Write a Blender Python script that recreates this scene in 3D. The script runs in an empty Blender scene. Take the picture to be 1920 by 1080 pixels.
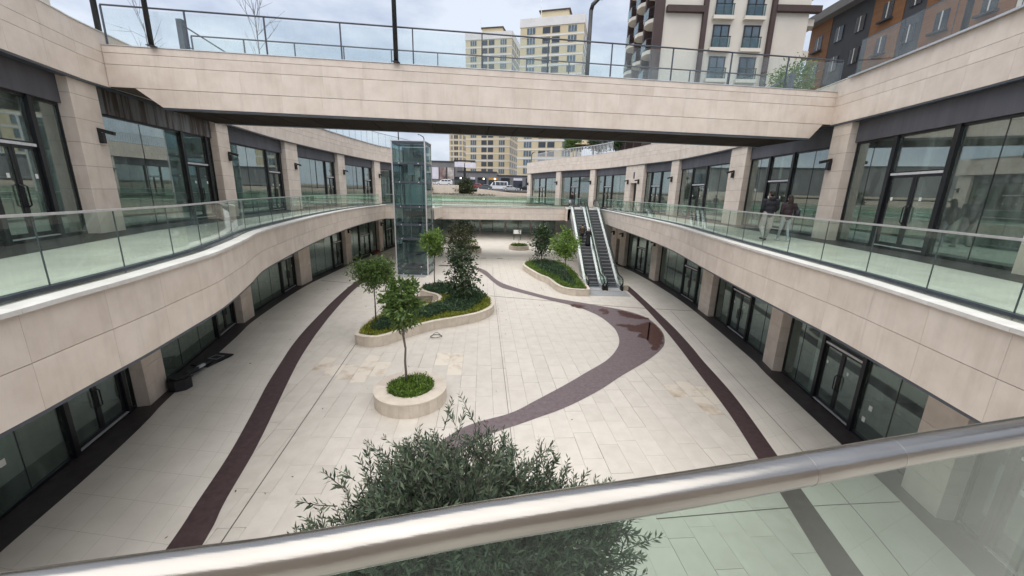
import bpy, math, random
import numpy as np
from mathutils import Matrix, Vector
random.seed(7); rng = np.random.default_rng(7)
scene = bpy.context.scene
col = scene.collection
R = math.radians

# ------------------------------------------------------------------ camera
CAMZ = 7.1
FPX = 727.0                                  # focal length in pixels of a 1920 wide frame
dv = np.array([885.0 - 960.0, 3494.0 - 540.0, FPX]); dv /= np.linalg.norm(dv)
upv = -dv
fwv = np.array([0, 0, 1.0]) - upv[2] * upv; fwv /= np.linalg.norm(fwv)
rtv = np.cross(fwv, upv)
if rtv[0] < 0: rtv = -rtv
RW = np.stack([rtv, fwv, upv])
cam = bpy.data.cameras.new('camera'); cam.sensor_width = 36.0; cam.lens = FPX / 1920 * 36.0
cam.clip_start = 0.05; cam.clip_end = 3000
camo = bpy.data.objects.new('camera', cam); col.objects.link(camo)
c0, c1, c2 = RW @ [1, 0, 0], RW @ [0, -1, 0], RW @ [0, 0, -1]
camo.matrix_world = Matrix([[c0[0], c1[0], c2[0], 0], [c0[1], c1[1], c2[1], 0], [c0[2], c1[2], c2[2], CAMZ], [0, 0, 0, 1]])
scene.camera = camo

# ------------------------------------------------------------------ sky, sun, exposure
SUN_EL, SUN_AZ = R(76), R(195)               # azimuth clockwise from +Y
world = bpy.data.worlds.new('World'); scene.world = world; world.use_nodes = True
nt = world.node_tree; nt.nodes.clear()
out = nt.nodes.new('ShaderNodeOutputWorld'); bg = nt.nodes.new('ShaderNodeBackground')
sky = nt.nodes.new('ShaderNodeTexSky'); sky.sky_type = 'NISHITA'; sky.sun_disc = False
sky.sun_elevation = SUN_EL; sky.sun_rotation = SUN_AZ; sky.air_density = 1.2; sky.dust_density = 3.0
tc = nt.nodes.new('ShaderNodeTexCoord'); mp = nt.nodes.new('ShaderNodeMapping')
mp.inputs['Scale'].default_value = (1.6, 1.6, 4.2)
nz = nt.nodes.new('ShaderNodeTexNoise'); nz.inputs['Scale'].default_value = 2.9; nz.inputs['Detail'].default_value = 5; nz.inputs['Roughness'].default_value = .55
cr = nt.nodes.new('ShaderNodeValToRGB')
cr.color_ramp.elements[0].position = .38; cr.color_ramp.elements[0].color = (.44, .495, .61, 1)
cr.color_ramp.elements[1].position = .62; cr.color_ramp.elements[1].color = (.67, .715, .79, 1)
sc = nt.nodes.new('ShaderNodeVectorMath'); sc.operation = 'SCALE'; sc.inputs['Scale'].default_value = 5.2
mx = nt.nodes.new('ShaderNodeMix'); mx.data_type = 'RGBA'; mx.inputs[0].default_value = .88
nt.links.new(tc.outputs['Generated'], mp.inputs[0]); nt.links.new(mp.outputs[0], nz.inputs[0]); nt.links.new(nz.outputs[0], cr.inputs[0])
nt.links.new(cr.outputs[0], sc.inputs[0]); nt.links.new(sky.outputs[0], mx.inputs[6]); nt.links.new(sc.outputs[0], mx.inputs[7])
nt.links.new(mx.outputs[2], bg.inputs[0]); bg.inputs[1].default_value = .1
nt.links.new(bg.outputs[0], out.inputs[0])
sl = bpy.data.lights.new('sun', 'SUN'); sl.energy = 1.5; sl.angle = R(95); sl.color = (1, .945, .87)
so = bpy.data.objects.new('sun', sl); col.objects.link(so)
sd = Vector((math.sin(SUN_AZ) * math.cos(SUN_EL), math.cos(SUN_AZ) * math.cos(SUN_EL), math.sin(SUN_EL)))
so.rotation_euler = sd.to_track_quat('Z', 'Y').to_euler()
vs = scene.view_settings; vs.view_transform = 'Standard'; vs.look = 'None'; vs.exposure = 1.28; vs.gamma = 1; vs.use_curve_mapping = False
scene.cycles.max_bounces = 6; scene.cycles.transparent_max_bounces = 20; scene.cycles.diffuse_bounces = 4; scene.cycles.glossy_bounces = 3
scene.cycles.caustics_reflective = False; scene.cycles.caustics_refractive = False

# ------------------------------------------------------------------ materials
MATS = {}
def N(m, t): return m.node_tree.nodes.new('ShaderNode' + t)
def newmat(name):
    m = bpy.data.materials.new(name); m.use_nodes = True
    b = m.node_tree.nodes['Principled BSDF']; MATS[name] = m
    return m, b, m.node_tree.links
def surf(name, c1, c2=None, scale=3.0, rough=.6, metal=0, detail=5, bump=0, bscale=None, vary=0, stretch=(1, 1, 1), lo=.35, hi=.65, spec=.5, coord='Object', streak=0):
    """base colour mottled by noise, optional per-piece variation and fine relief"""
    m, b, l = newmat(name)
    b.inputs['Roughness'].default_value = rough; b.inputs['Metallic'].default_value = metal; b.inputs['Specular IOR Level'].default_value = spec
    if c2 is None: c2 = tuple(x * .85 for x in c1)
    if coord == 'World':
        g = N(m, 'NewGeometry'); vec = g.outputs['Position']
    else:
        g = N(m, 'TexCoord'); vec = g.outputs['Object']
    oi = N(m, 'ObjectInfo'); ad = N(m, 'VectorMath'); ad.operation = 'ADD'
    ms = N(m, 'VectorMath'); ms.operation = 'SCALE'; ms.inputs['Scale'].default_value = 0 if coord == 'World' else 37.0
    cmb = N(m, 'CombineXYZ'); l.new(oi.outputs['Random'], cmb.inputs[0]); l.new(oi.outputs['Random'], cmb.inputs[1]); l.new(oi.outputs['Random'], cmb.inputs[2])
    l.new(cmb.outputs[0], ms.inputs[0]); l.new(vec, ad.inputs[0]); l.new(ms.outputs[0], ad.inputs[1])
    mpn = N(m, 'Mapping'); mpn.inputs['Scale'].default_value = stretch; l.new(ad.outputs[0], mpn.inputs[0])
    n = N(m, 'TexNoise'); n.inputs['Scale'].default_value = scale; n.inputs['Detail'].default_value = detail; n.inputs['Roughness'].default_value = .62; l.new(mpn.outputs[0], n.inputs['Vector'])
    r = N(m, 'ValToRGB'); r.color_ramp.elements[0].position = lo; r.color_ramp.elements[1].position = hi
    r.color_ramp.elements[0].color = (*c2, 1); r.color_ramp.elements[1].color = (*c1, 1); l.new(n.outputs['Fac'], r.inputs[0])
    cout = r.outputs[0]
    if streak:                                 # rain streaks and grime that run down the face
        gp = N(m, 'NewGeometry'); sm_ = N(m, 'Mapping'); sm_.inputs['Scale'].default_value = (2.6, 2.6, .22); l.new(gp.outputs['Position'], sm_.inputs[0])
        sn = N(m, 'TexNoise'); sn.inputs['Scale'].default_value = 1.6; sn.inputs['Detail'].default_value = 6; sn.inputs['Roughness'].default_value = .7; l.new(sm_.outputs[0], sn.inputs['Vector'])
        sr = N(m, 'MapRange'); sr.inputs['From Min'].default_value = .5; sr.inputs['From Max'].default_value = .75; sr.inputs['To Min'].default_value = 1; sr.inputs['To Max'].default_value = 1 - streak; l.new(sn.outputs['Fac'], sr.inputs[0])
        ss = N(m, 'VectorMath'); ss.operation = 'SCALE'; l.new(cout, ss.inputs[0]); l.new(sr.outputs[0], ss.inputs['Scale']); cout = ss.outputs[0]
    if vary:
        mr = N(m, 'MapRange'); mr.inputs['To Min'].default_value = 1 - vary; mr.inputs['To Max'].default_value = 1 + vary; l.new(oi.outputs['Random'], mr.inputs[0])
        sv = N(m, 'VectorMath'); sv.operation = 'SCALE'; l.new(cout, sv.inputs[0]); l.new(mr.outputs[0], sv.inputs['Scale']); cout = sv.outputs[0]
    l.new(cout, b.inputs['Base Color'])
    if bump:
        bn = N(m, 'Bump'); bn.inputs['Strength'].default_value = bump; bn.inputs['Distance'].default_value = .01
        n2 = N(m, 'TexNoise'); n2.inputs['Scale'].default_value = bscale or scale * 12; n2.inputs['Detail'].default_value = 3; l.new(mpn.outputs[0], n2.inputs['Vector'])
        l.new(n2.outputs['Fac'], bn.inputs['Height']); l.new(bn.outputs[0], b.inputs['Normal'])
    return m
def glass(name, tint, ior=1.5, rough=0.0, boost=1.0, refl=(1, 1, 1), dust=.03):
    """thin sheet: tinted see-through plus mirror reflection growing towards grazing angles"""
    m, b, l = newmat(name); m.node_tree.nodes.remove(b)
    t = N(m, 'BsdfTransparent'); t.inputs[0].default_value = (*tint, 1)
    g = N(m, 'BsdfGlossy'); g.inputs['Roughness'].default_value = rough; g.inputs['Color'].default_value = (*refl, 1)
    f0 = ((ior - 1) / (ior + 1)) ** 2 * boost
    geo = N(m, 'NewGeometry'); dt = N(m, 'VectorMath'); dt.operation = 'DOT_PRODUCT'; l.new(geo.outputs['Normal'], dt.inputs[0]); l.new(geo.outputs['Incoming'], dt.inputs[1])
    ab = N(m, 'Math'); ab.operation = 'ABSOLUTE'; l.new(dt.outputs['Value'], ab.inputs[0])
    su = N(m, 'Math'); su.operation = 'SUBTRACT'; su.inputs[0].default_value = 1; su.use_clamp = True; l.new(ab.outputs[0], su.inputs[1])
    pw = N(m, 'Math'); pw.operation = 'POWER'; pw.inputs[1].default_value = 5; l.new(su.outputs[0], pw.inputs[0])
    ml = N(m, 'Math'); ml.operation = 'MULTIPLY_ADD'; ml.inputs[1].default_value = 1 - f0; ml.inputs[2].default_value = f0; ml.use_clamp = True
    l.new(pw.outputs[0], ml.inputs[0])
    ms = N(m, 'MixShader'); l.new(ml.outputs[0], ms.inputs[0]); l.new(t.outputs[0], ms.inputs[1]); l.new(g.outputs[0], ms.inputs[2])
    df = N(m, 'BsdfDiffuse'); df.inputs[0].default_value = (.55, .62, .58, 1)       # film of dust and dried smears
    mpn = N(m, 'Mapping'); mpn.inputs['Scale'].default_value = (1.3, 1.3, .5); l.new(geo.outputs['Position'], mpn.inputs[0])
    n = N(m, 'TexNoise'); n.inputs['Scale'].default_value = 2.2; n.inputs['Detail'].default_value = 4; n.inputs['Roughness'].default_value = .7; l.new(mpn.outputs[0], n.inputs['Vector'])
    dr = N(m, 'MapRange'); dr.inputs['From Min'].default_value = .42; dr.inputs['From Max'].default_value = .72; dr.inputs['To Min'].default_value = dust * .25; dr.inputs['To Max'].default_value = dust * 2.2; l.new(n.outputs['Fac'], dr.inputs[0])
    m2 = N(m, 'MixShader'); l.new(dr.outputs[0], m2.inputs[0]); l.new(ms.outputs[0], m2.inputs[1]); l.new(df.outputs[0], m2.inputs[2])
    l.new(m2.outputs[0], m.node_tree.nodes['Material Output'].inputs[0])
    return m
def leafmat(name, c1, c2, rough=.5, trans=.25):
    m, b, l = newmat(name)
    g = N(m, 'NewGeometry'); r = N(m, 'ValToRGB'); r.color_ramp.elements[0].color = (*c2, 1); r.color_ramp.elements[1].color = (*c1, 1)
    l.new(g.outputs['Random Per Island'], r.inputs[0]); l.new(r.outputs[0], b.inputs['Base Color'])
    b.inputs['Roughness'].default_value = rough
    tr = N(m, 'BsdfTranslucent'); l.new(r.outputs[0], tr.inputs[0])
    ms = N(m, 'MixShader'); ms.inputs[0].default_value = trans
    o = m.node_tree.nodes['Material Output']; l.new(b.outputs[0], ms.inputs[1]); l.new(tr.outputs[0], ms.inputs[2]); l.new(ms.outputs[0], o.inputs[0])
    return m
def emit(name, c, s):
    m, b, l = newmat(name); b.inputs['Base Color'].default_value = (*c, 1); b.inputs['Emission Color'].default_value = (*c, 1); b.inputs['Emission Strength'].default_value = s
    return m

surf('stone', (.765, .675, .595), (.635, .54, .46), scale=1.5, rough=.55, vary=.035, detail=7, lo=.28, hi=.66, streak=.12, bump=.08, bscale=40)
surf('stone_pale', (.67, .60, .51), (.57, .50, .42), scale=2.2, rough=.6, streak=.10, vary=.05, bump=.08, bscale=40)
surf('coping', (.74, .73, .70), (.62, .60, .57), scale=2.5, rough=.5, vary=.03)
surf('joint', (.10, .085, .075), rough=.9)
surf('slab', (.635, .597, .537), (.57, .53, .472), scale=2.2, detail=7, rough=.42, vary=.035, bump=.1, bscale=60)
surf('slab_stained', (.69, .63, .54), (.45, .35, .25), scale=1.5, rough=.5, vary=.04, lo=.30, hi=.52)
surf('corridor', (.82, .775, .70), (.69, .645, .575), scale=.8, rough=.36, detail=10, lo=.3, hi=.68, coord='World', bump=.05, bscale=30)
surf('corridor_joint', (.42, .39, .34), (.36, .33, .29), rough=.8, coord='World')
surf('gallery_tile', (.62, .60, .54), (.50, .48, .43), scale=.9, rough=.4, detail=6, coord='World')
surf('porphyry', (.18, .142, .15), (.122, .09, .096), scale=7, rough=.5, coord='World', detail=8, bump=.25, bscale=25)
surf('porphyry_dark', (.085, .052, .056), (.050, .030, .032), scale=6, rough=.5, coord='World', detail=8, bump=.2, bscale=25)
surf('porphyry_wet', (.092, .044, .038), (.060, .028, .024), scale=6, rough=.42, coord='World', spec=.35, bump=.2, bscale=25)
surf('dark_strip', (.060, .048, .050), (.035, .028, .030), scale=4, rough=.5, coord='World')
surf('frame', (.012, .013, .017), (.009, .010, .012), rough=.38)
surf('steel_lip', (.075, .092, .115), (.055, .065, .082), scale=5, rough=.4)
surf('grey_panel', (.105, .105, .122), (.075, .075, .09), scale=2.2, rough=.6, stretch=(1, 1, .15), vary=.08)
surf('grey_panel_stained', (.16, .165, .17), (.045, .026, .016), scale=3.0, rough=.6, stretch=(1.8, 1.8, .12), lo=.42, hi=.56)
surf('stainless', (.62, .60, .57), (.50, .48, .46), scale=30, rough=.24, metal=1, stretch=(1, 1, .05))
surf('rail_steel', (.40, .382, .355), (.32, .305, .285), scale=14, rough=.23, metal=1, stretch=(.06, 1, 1), bump=.04, bscale=120)
surf('alu', (.78, .78, .78), (.66, .66, .67), scale=10, rough=.35, metal=.6)
surf('silver_bar', (.72, .72, .74), (.6, .6, .62), scale=10, rough=.35, metal=.3)
surf('interior', (.62, .62, .60), (.52, .52, .50), scale=.6, rough=.8, coord='World')
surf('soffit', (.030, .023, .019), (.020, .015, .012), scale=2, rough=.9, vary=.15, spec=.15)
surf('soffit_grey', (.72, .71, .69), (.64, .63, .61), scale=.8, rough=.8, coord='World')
surf('rubber', (.012, .012, .013), rough=.5)
surf('step', (.13, .14, .15), (.09, .095, .10), scale=8, rough=.5, metal=.2)
surf('black_plastic', (.016, .016, .024), (.010, .010, .014), scale=6, rough=.45)
surf('white_line', (.55, .56, .58), rough=.5)
surf('wood', (.20, .15, .11), (.12, .09, .065), scale=3, rough=.6, stretch=(1, 12, 12), vary=.1)
surf('soil', (.035, .025, .018), (.02, .014, .01), scale=8, rough=.9)
surf('bark', (.17, .145, .125), (.09, .075, .063), scale=10, rough=.85, stretch=(1, 1, .2), bump=.3)
surf('bark_olive', (.11, .10, .085), (.06, .055, .045), scale=10, rough=.85, bump=.3)
surf('asphalt', (.075, .075, .078), (.055, .055, .058), scale=.8, rough=.85, coord='World')
surf('terrace', (.36, .34, .31), (.30, .28, .25), scale=.5, rough=.75, coord='World')
surf('earth', (.30, .24, .18), (.20, .16, .12), scale=.4, rough=.9, coord='World')
surf('sticker', (.78, .8, .78), (.7, .72, .7), rough=.6)
surf('hose_grey', (.10, .11, .11), rough=.5)
glass('glass_rail', (.835, .92, .880), ior=1.45, dust=.03)
glass('glass_front', (.74, .825, .79), ior=1.22, dust=.018)
glass('glass_bridge', (.945, .972, .97), ior=1.45)
glass('glass_shop', (.82, .88, .855), ior=2.6, boost=1.1, refl=(.86, .94, .92), dust=.06)
glass('glass_shop_low', (.78, .85, .825), ior=2.1, refl=(.80, .92, .88), dust=.05)
glass('glass_lift', (.69, .785, .80), ior=1.6, refl=(.85, .92, .93))
surf('win_dark', (.035, .045, .060), (.02, .026, .036), scale=.5, rough=.06, spec=.8)
surf('win_blue', (.10, .15, .19), (.05, .075, .1), scale=.7, rough=.06, spec=.8)
leafmat('leaf_olive', (.14, .18, .11), (.018, .042, .026), rough=.62, trans=.15)
leafmat('leaf_tree', (.175, .265, .065), (.055, .11, .03))
leafmat('leaf_bright', (.23, .35, .07), (.085, .17, .035))
leafmat('leaf_magnolia', (.08, .125, .05), (.02, .042, .022), rough=.28, trans=.05)
leafmat('leaf_red', (.075, .08, .03), (.03, .035, .018))
leafmat('cover_yellow', (.36, .38, .045), (.15, .19, .025))
leafmat('cover_dark', (.10, .175, .08), (.03, .065, .038))
leafmat('cover_green', (.20, .32, .05), (.06, .12, .02))
leafmat('dry_leaf', (.20, .13, .05), (.10, .07, .03))
leafmat('hedge', (.075, .095, .035), (.02, .03, .012))

# ------------------------------------------------------------------ object helpers
W = {}
def link(o, parent, M, label=None, cat=None, group=None, kind=None):
    col.objects.link(o)
    if parent is not None:
        o.parent = parent; o.matrix_parent_inverse = W[parent.name].inverted()
    o.matrix_basis = M; W[o.name] = M.copy()
    if label: o['label'] = label
    if cat: o['category'] = cat
    if group: o['group'] = group
    if kind: o['kind'] = kind
    return o
def thing(name, label, cat, loc=(0, 0, 0), group=None):
    o = bpy.data.objects.new(name, None); o.empty_display_size = .2
    return link(o, None, Matrix.Translation(loc), label, cat, group)
BOXES = {}
BF = [(0, 3, 2, 1), (4, 5, 6, 7), (0, 1, 5, 4), (1, 2, 6, 5), (2, 3, 7, 6), (3, 0, 4, 7)]
def bx(name, c, d, mat, parent=None, rot=0, **k):
    """a box, its mesh shared by all boxes of the same size and material"""
    key = (round(d[0], 3), round(d[1], 3), round(d[2], 3), mat)
    me = BOXES.get(key)
    if me is None:
        x, y, z = [v / 2 for v in d]
        me = bpy.data.meshes.new(name)
        me.from_pydata([(-x, -y, -z), (x, -y, -z), (x, y, -z), (-x, y, -z), (-x, -y, z), (x, -y, z), (x, y, z), (-x, y, z)], [], BF)
        me.materials.append(MATS[mat]); BOXES[key] = me
    Rm = rot if isinstance(rot, Matrix) else Matrix.Rotation(rot, 4, 'Z')
    return link(bpy.data.objects.new(name, me), parent, Matrix.Translation(c) @ Rm, **k)
class MB:
    def __init__(s): s.v = []; s.f = []; s.mi = []
    def add(s, v, f, mi=0):
        n = len(s.v); s.v += [tuple(map(float, p)) for p in v]; s.f += [tuple(i + n for i in q) for q in f]; s.mi += [mi] * len(f)
    def box(s, c, d, rot=0, mi=0):
        x, y, z = [v / 2 for v in d]
        P = [(-x, -y, -z), (x, -y, -z), (x, y, -z), (-x, y, -z), (-x, -y, z), (x, -y, z), (x, y, z), (-x, y, z)]
        Rm = rot if isinstance(rot, Matrix) else Matrix.Rotation(rot, 4, 'Z')
        s.add([Vector(c) + Rm @ Vector(p) for p in P], BF, mi)
    def hexa(s, b, t, mi=0):                 # two quads, bottom and top
        s.add(list(b) + list(t), BF, mi)
    def tube(s, path, r, n=8, cap=True, mi=0):
        path = [Vector(p) for p in path]; m = len(path)
        rr = r if hasattr(r, '__len__') else [r] * m
        rings = []; u = None
        for i, p in enumerate(path):
            t = (path[min(i + 1, m - 1)] - path[max(i - 1, 0)]).normalized()
            if u is None:
                u = t.orthogonal().normalized()
            else:
                u = (u - t * u.dot(t)); u = u.normalized() if u.length > 1e-6 else t.orthogonal().normalized()
            w = t.cross(u)
            rings.append([p + (u * math.cos(2 * math.pi * k / n) + w * math.sin(2 * math.pi * k / n)) * rr[i] for k in range(n)])
        v = [q for ring in rings for q in ring]
        f = [(i * n + k, i * n + (k + 1) % n, (i + 1) * n + (k + 1) % n, (i + 1) * n + k) for i in range(m - 1) for k in range(n)]
        if cap: f += [tuple(range(n - 1, -1, -1)), tuple((m - 1) * n + k for k in range(n))]
        s.add(v, f, mi)
    def poly(s, pts, z0, z1, mi=0):
        n = len(pts)
        a = sum(pts[i][0] * pts[(i + 1) % n][1] - pts[(i + 1) % n][0] * pts[i][1] for i in range(n))
        if a < 0: pts = pts[::-1]
        v = [(p[0], p[1], z0) for p in pts] + [(p[0], p[1], z1) for p in pts]
        s.add(v, [tuple(range(n - 1, -1, -1)), tuple(range(n, 2 * n))] + [(i, (i + 1) % n, n + (i + 1) % n, n + i) for i in range(n)], mi)
    def lathe(s, prof, c=(0, 0), n=24, mi=0):
        v = [(c[0] + r * math.cos(2 * math.pi * k / n), c[1] + r * math.sin(2 * math.pi * k / n), z) for r, z in prof for k in range(n)]
        s.add(v, [(i * n + k, i * n + (k + 1) % n, (i + 1) * n + (k + 1) % n, (i + 1) * n + k) for i in range(len(prof) - 1) for k in range(n)], mi)
    def ring(s, cv, s0, s1, o0, o1, z0, z1, step=.5, mi=0):
        """solid that follows a plan curve from s0 to s1, between two offsets and two heights"""
        n = max(1, int(math.ceil((s1 - s0) / step))); v = []
        for i in range(n + 1):
            t = s0 + (s1 - s0) * i / n; a = cv.off(t, o0); b = cv.off(t, o1)
            v += [(*a, z0), (*b, z0), (*b, z1), (*a, z1)]
        f = []
        for i in range(n):
            k = 4 * i
            for j in range(4): f.append((k + j, k + (j + 1) % 4, k + 4 + (j + 1) % 4, k + 4 + j))
        f += [(3, 2, 1, 0), (4 * n, 4 * n + 1, 4 * n + 2, 4 * n + 3)]
        if cv.side * (o1 - o0) * (z1 - z0) > 0: f = [q[::-1] for q in f]
        s.add(v, f, mi)
    def build(s, name, mat, parent=None, smooth=False, **k):
        v = np.array(s.v); c = (v.min(0) + v.max(0)) / 2
        if parent is None: c[2] = v[:, 2].min()
        me = bpy.data.meshes.new(name); me.from_pydata([tuple(p) for p in v - c], [], s.f)
        for mt in ([mat] if isinstance(mat, str) else mat): me.materials.append(MATS[mt])
        if max(s.mi) > 0: me.polygons.foreach_set('material_index', s.mi)
        if smooth: me.polygons.foreach_set('use_smooth', [True] * len(s.f))
        me.update()
        return link(bpy.data.objects.new(name, me), parent, Matrix.Translation(c), **k)
def fix(o):
    """recalculate outward normals"""
    import bmesh
    b = bmesh.new(); b.from_mesh(o.data); bmesh.ops.recalc_face_normals(b, faces=b.faces); b.to_mesh(o.data); b.free(); return o
def part(name, mat, parent, fn, **k):
    m = MB(); fn(m); return m.build(name, mat, parent, **k)
def bar(name, a, b, w, h, mat, parent, **k):
    """straight bar of section w (across) x h between two points"""
    a, b = Vector(a), Vector(b); d = b - a; q = d.to_track_quat('Y', 'Z').to_matrix().to_4x4()
    return bx(name, (a + b) / 2, (w, d.length, h), mat, parent, q, **k)

# ------------------------------------------------------------------ plan curves
def crom(P, n=12, closed=False):
    P = [np.array(p, float) for p in P]
    Q = [P[-1]] + P + [P[0], P[1]] if closed else [2 * P[0] - P[1]] + P + [2 * P[-1] - P[-2]]
    o = []
    for i in range(1, len(Q) - 2):
        a, b, c, d = Q[i - 1:i + 3]
        for k in range(n):
            t = k / n; o.append(.5 * ((2 * b) + (-a + c) * t + (2 * a - 5 * b + 4 * c - d) * t * t + (-a + 3 * b - 3 * c + d) * t ** 3))
    o.append(Q[-2] if not closed else P[0]); return np.array(o)
class Curve:
    def __init__(s, P, side, closed=False):
        s.p = crom(P, closed=closed); d = np.diff(s.p, axis=0); s.l = np.r_[0, np.cumsum(np.hypot(d[:, 0], d[:, 1]))]; s.side = side; s.len = s.l[-1]; s.closed = closed
    def at(s, t):
        if s.closed: t = t % s.len
        return np.array([np.interp(t, s.l, s.p[:, 0]), np.interp(t, s.l, s.p[:, 1])])
    def nrm(s, t):
        a, b = (s.at(t - .15), s.at(t + .15)) if s.closed else (s.at(max(0, t - .15)), s.at(min(s.len, t + .15)))
        d = (b - a) / max(np.linalg.norm(b - a), 1e-9)
        return np.array([d[1], -d[0]]) * s.side
    def off(s, t, o): return s.at(t) + s.nrm(t) * o
    def ang(s, t):
        a, b = s.at(max(0, t - .15)), s.at(min(s.len, t + .15)); return math.atan2(b[1] - a[1], b[0] - a[0])
UL = Curve([(-9.4, 3.0), (-10.3, 5.5), (-11.0, 7.5), (-11.75, 9.7), (-12.35, 11.5), (-12.75, 13.0), (-13.9, 19.7), (-14.8, 25.9), (-15.0, 33.9), (-14.55, 41.5), (-13.7, 45), (-11.8, 51)], 1)
UR = Curve([(10.1, 3.0), (10.75, 6.0), (11.3, 8.6), (11.8, 11.2), (12.35, 16.2), (12.85, 24.5), (12.9, 32), (11.85, 37), (11.1, 40.3), (9.2, 46.5), (5.9, 52), (1.9, 62)], -1)
LL = Curve([(-9.4, 3.0), (-10.2, 6.0), (-10.72, 8.13), (-11.35, 10.24), (-11.95, 11.9), (-13.5, 17.3), (-14.35, 20.2), (-15.5, 27), (-15.8, 32), (-15.9, 38), (-15.5, 46), (-15, 60), (-15, 70)], 1)
LR = Curve([(9.2, 4.0), (9.95, 7.5), (10.4, 10.2), (11.1, 14.9), (11.4, 16.5), (12.15, 24), (12.3, 30), (12.0, 36), (11.2, 41), (10.4, 46), (10, 60), (10, 70)], -1)
LE = Curve([(-5.15, -.5), (-5.3, 1.0), (-5.48, 2.5), (-5.66, 4.0), (-5.83, 4.9), (-6.0, 5.9), (-6.28, 7.1), (-6.6, 8.4), (-7.08, 9.7), (-7.6, 10.98), (-8.36, 12.75), (-9.0, 15.0), (-9.75, 17.9), (-10.6, 21.6), (-11.65, 27.3), (-12.3, 32.8), (-12.45, 38.0)], 1)
RE = Curve([(5.82, 2.1), (5.9, 2.8), (6.1, 4.4), (6.25, 5.2), (6.46, 6.3), (6.68, 7.5), (6.78, 8.4), (6.96, 10.0), (7.24, 12.3), (7.75, 16.0), (8.35, 20.0), (8.65, 24), (8.8, 29), (8.85, 34), (8.9, 40.4)], -1)
BR = Curve([(-12.6, 13.05), (12.45, 16.29)], 1)
FE = Curve([(-12.45, 38.0), (5.5, 41.8)], 1)
NE = Curve([(-5.15, -.5), (0, .71), (5.82, 2.1)], -1)      # edge of the gallery the camera stands on
ZG, ZFB, ZUB, ZUT = 5.6, 4.36, 9.95, 11.5                  # gallery floor, fascia bottom, upper fascia bottom and top

# ------------------------------------------------------------------ large structure: floors, slabs, ground
def sheet(name, cvA, oA, cvB, oB, z, mat, n=60, a=(0, 1), b=(0, 1), **k):
    """flat sheet between two plan curves"""
    v = []; f = []
    for i in range(n + 1):
        u = i / n
        p = cvA.off(cvA.len * (a[0] + (a[1] - a[0]) * u), oA); q = cvB.off(cvB.len * (b[0] + (b[1] - b[0]) * u), oB)
        v += [(*p, z), (*q, z)]
        if i: f.append((2 * i - 2, 2 * i, 2 * i + 1, 2 * i - 1))
    m = MB(); m.add(v, f); o = m.build(name, mat, None, kind='structure', **k)
    if o.data.polygons[0].normal.z < 0: o.data.flip_normals()
    return o
def plain(name, pts, z, mat, **k):
    m = MB(); m.add([(x, y, z) for x, y in pts], [tuple(range(len(pts)))]); o = m.build(name, mat, None, kind='structure', **k)
    if o.data.polygons[0].normal.z < 0: o.data.flip_normals()
    return o
plain('floor', [(-22, -8), (20, -8), (20, 74), (-22, 74)], -.022, 'joint')
# brown stone bands set in the paving, traced as pairs of edges
def band(name, A, B, z, mat, n=90):
    """a paving band: dark bedding with one stone after another along it"""
    a, b = Curve(A, 1), Curve(B, 1); base = sheet(name, a, 0, b, 0, z - .003, 'joint', n)
    k = int(max(a.len, b.len) / .75); f = lambda cv, u: cv.at(cv.len * u)
    for i in range(k):
        us = [(i + .003) / k + (1 - .006) / k * j / 3 for j in range(4)]
        v = [(*f(a, u), z) for u in us] + [(*f(b, u), z) for u in us]; m = MB(); m.add(v, [(j, j + 1, 5 + j, 4 + j) for j in range(3)]); o = m.build('band_stone', mat, base)
        if o.data.polygons[0].normal.z < 0: o.data.flip_normals()
LBA = [(-6.0, 2.5), (-6.78, 6.22), (-7.11, 7.43), (-7.52, 8.94), (-8.0, 10.38), (-8.55, 11.91), (-8.95, 13.03), (-9.6, 15.1), (-10.12, 16.86), (-10.62, 19.02), (-11.1, 21.55), (-11.55, 24.03), (-12.15, 28.23), (-12.4, 32), (-12.3, 38.3)]
LBB = [(-5.3, 2.5), (-6.15, 6.37), (-6.51, 7.49), (-7.03, 9.4), (-7.87, 11.94), (-8.36, 13.4), (-8.89, 15.05), (-9.4, 16.91), (-9.88, 18.91), (-10.5, 21.81), (-11.21, 25.82), (-11.65, 29.54), (-11.75, 33.5), (-11.66, 38.1)]
RBA = [(5.75, 2.5), (6.37, 6.08), (6.78, 8.1), (7.05, 9.56), (7.45, 11.66), (7.7, 13.6), (7.9, 15.35), (8.19, 17.74), (8.44, 20.27), (8.7, 24.03), (8.8, 26.6), (8.83, 29.45), (8.9, 40)]
RBB = [(6.4, 2.5), (7.01, 6.1), (7.41, 8.23), (7.7, 9.72), (8.3, 12.97), (8.62, 16.1), (8.82, 17.65), (9.08, 20.41), (9.25, 24.18), (9.35, 27.41), (9.4, 29.49), (9.4, 40)]
SNO = [(-7.2, 37.6), (-5.2, 37.6), (-3.68, 37.04), (-2.44, 35.2), (-1.62, 32.52), (-.87, 30.57), (.2, 29.05), (1.57, 27.55), (3.0, 26.21), (4.7, 25.21), (5.88, 24.49), (7.02, 23.76), (7.9, 22.72), (8.2, 21.64), (8.19, 20.0), (7.91, 18.79), (7.35, 17.56), (6.15, 16.06), (4.52, 14.42), (3.45, 13.27), (2.03, 12.0), (.62, 11.04), (-.9, 10.0), (-2.0, 8.4)]
SNI = [(-7.2, 37.0), (-5.2, 37.0), (-3.85, 36.3), (-3.05, 34.9), (-2.28, 33.0), (-1.53, 30.69), (-.82, 28.94), (.2, 27.89), (1.53, 26.64), (2.75, 25.49), (4.1, 24.34), (4.87, 23.23), (5.36, 22.09), (5.62, 20.67), (5.66, 19.65), (5.44, 18.25), (4.97, 17.07), (4.25, 15.89), (3.21, 14.73), (2.25, 13.67), (.99, 12.38), (.05, 11.48), (-1.4, 10.6), (-2.7, 8.8)]
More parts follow.
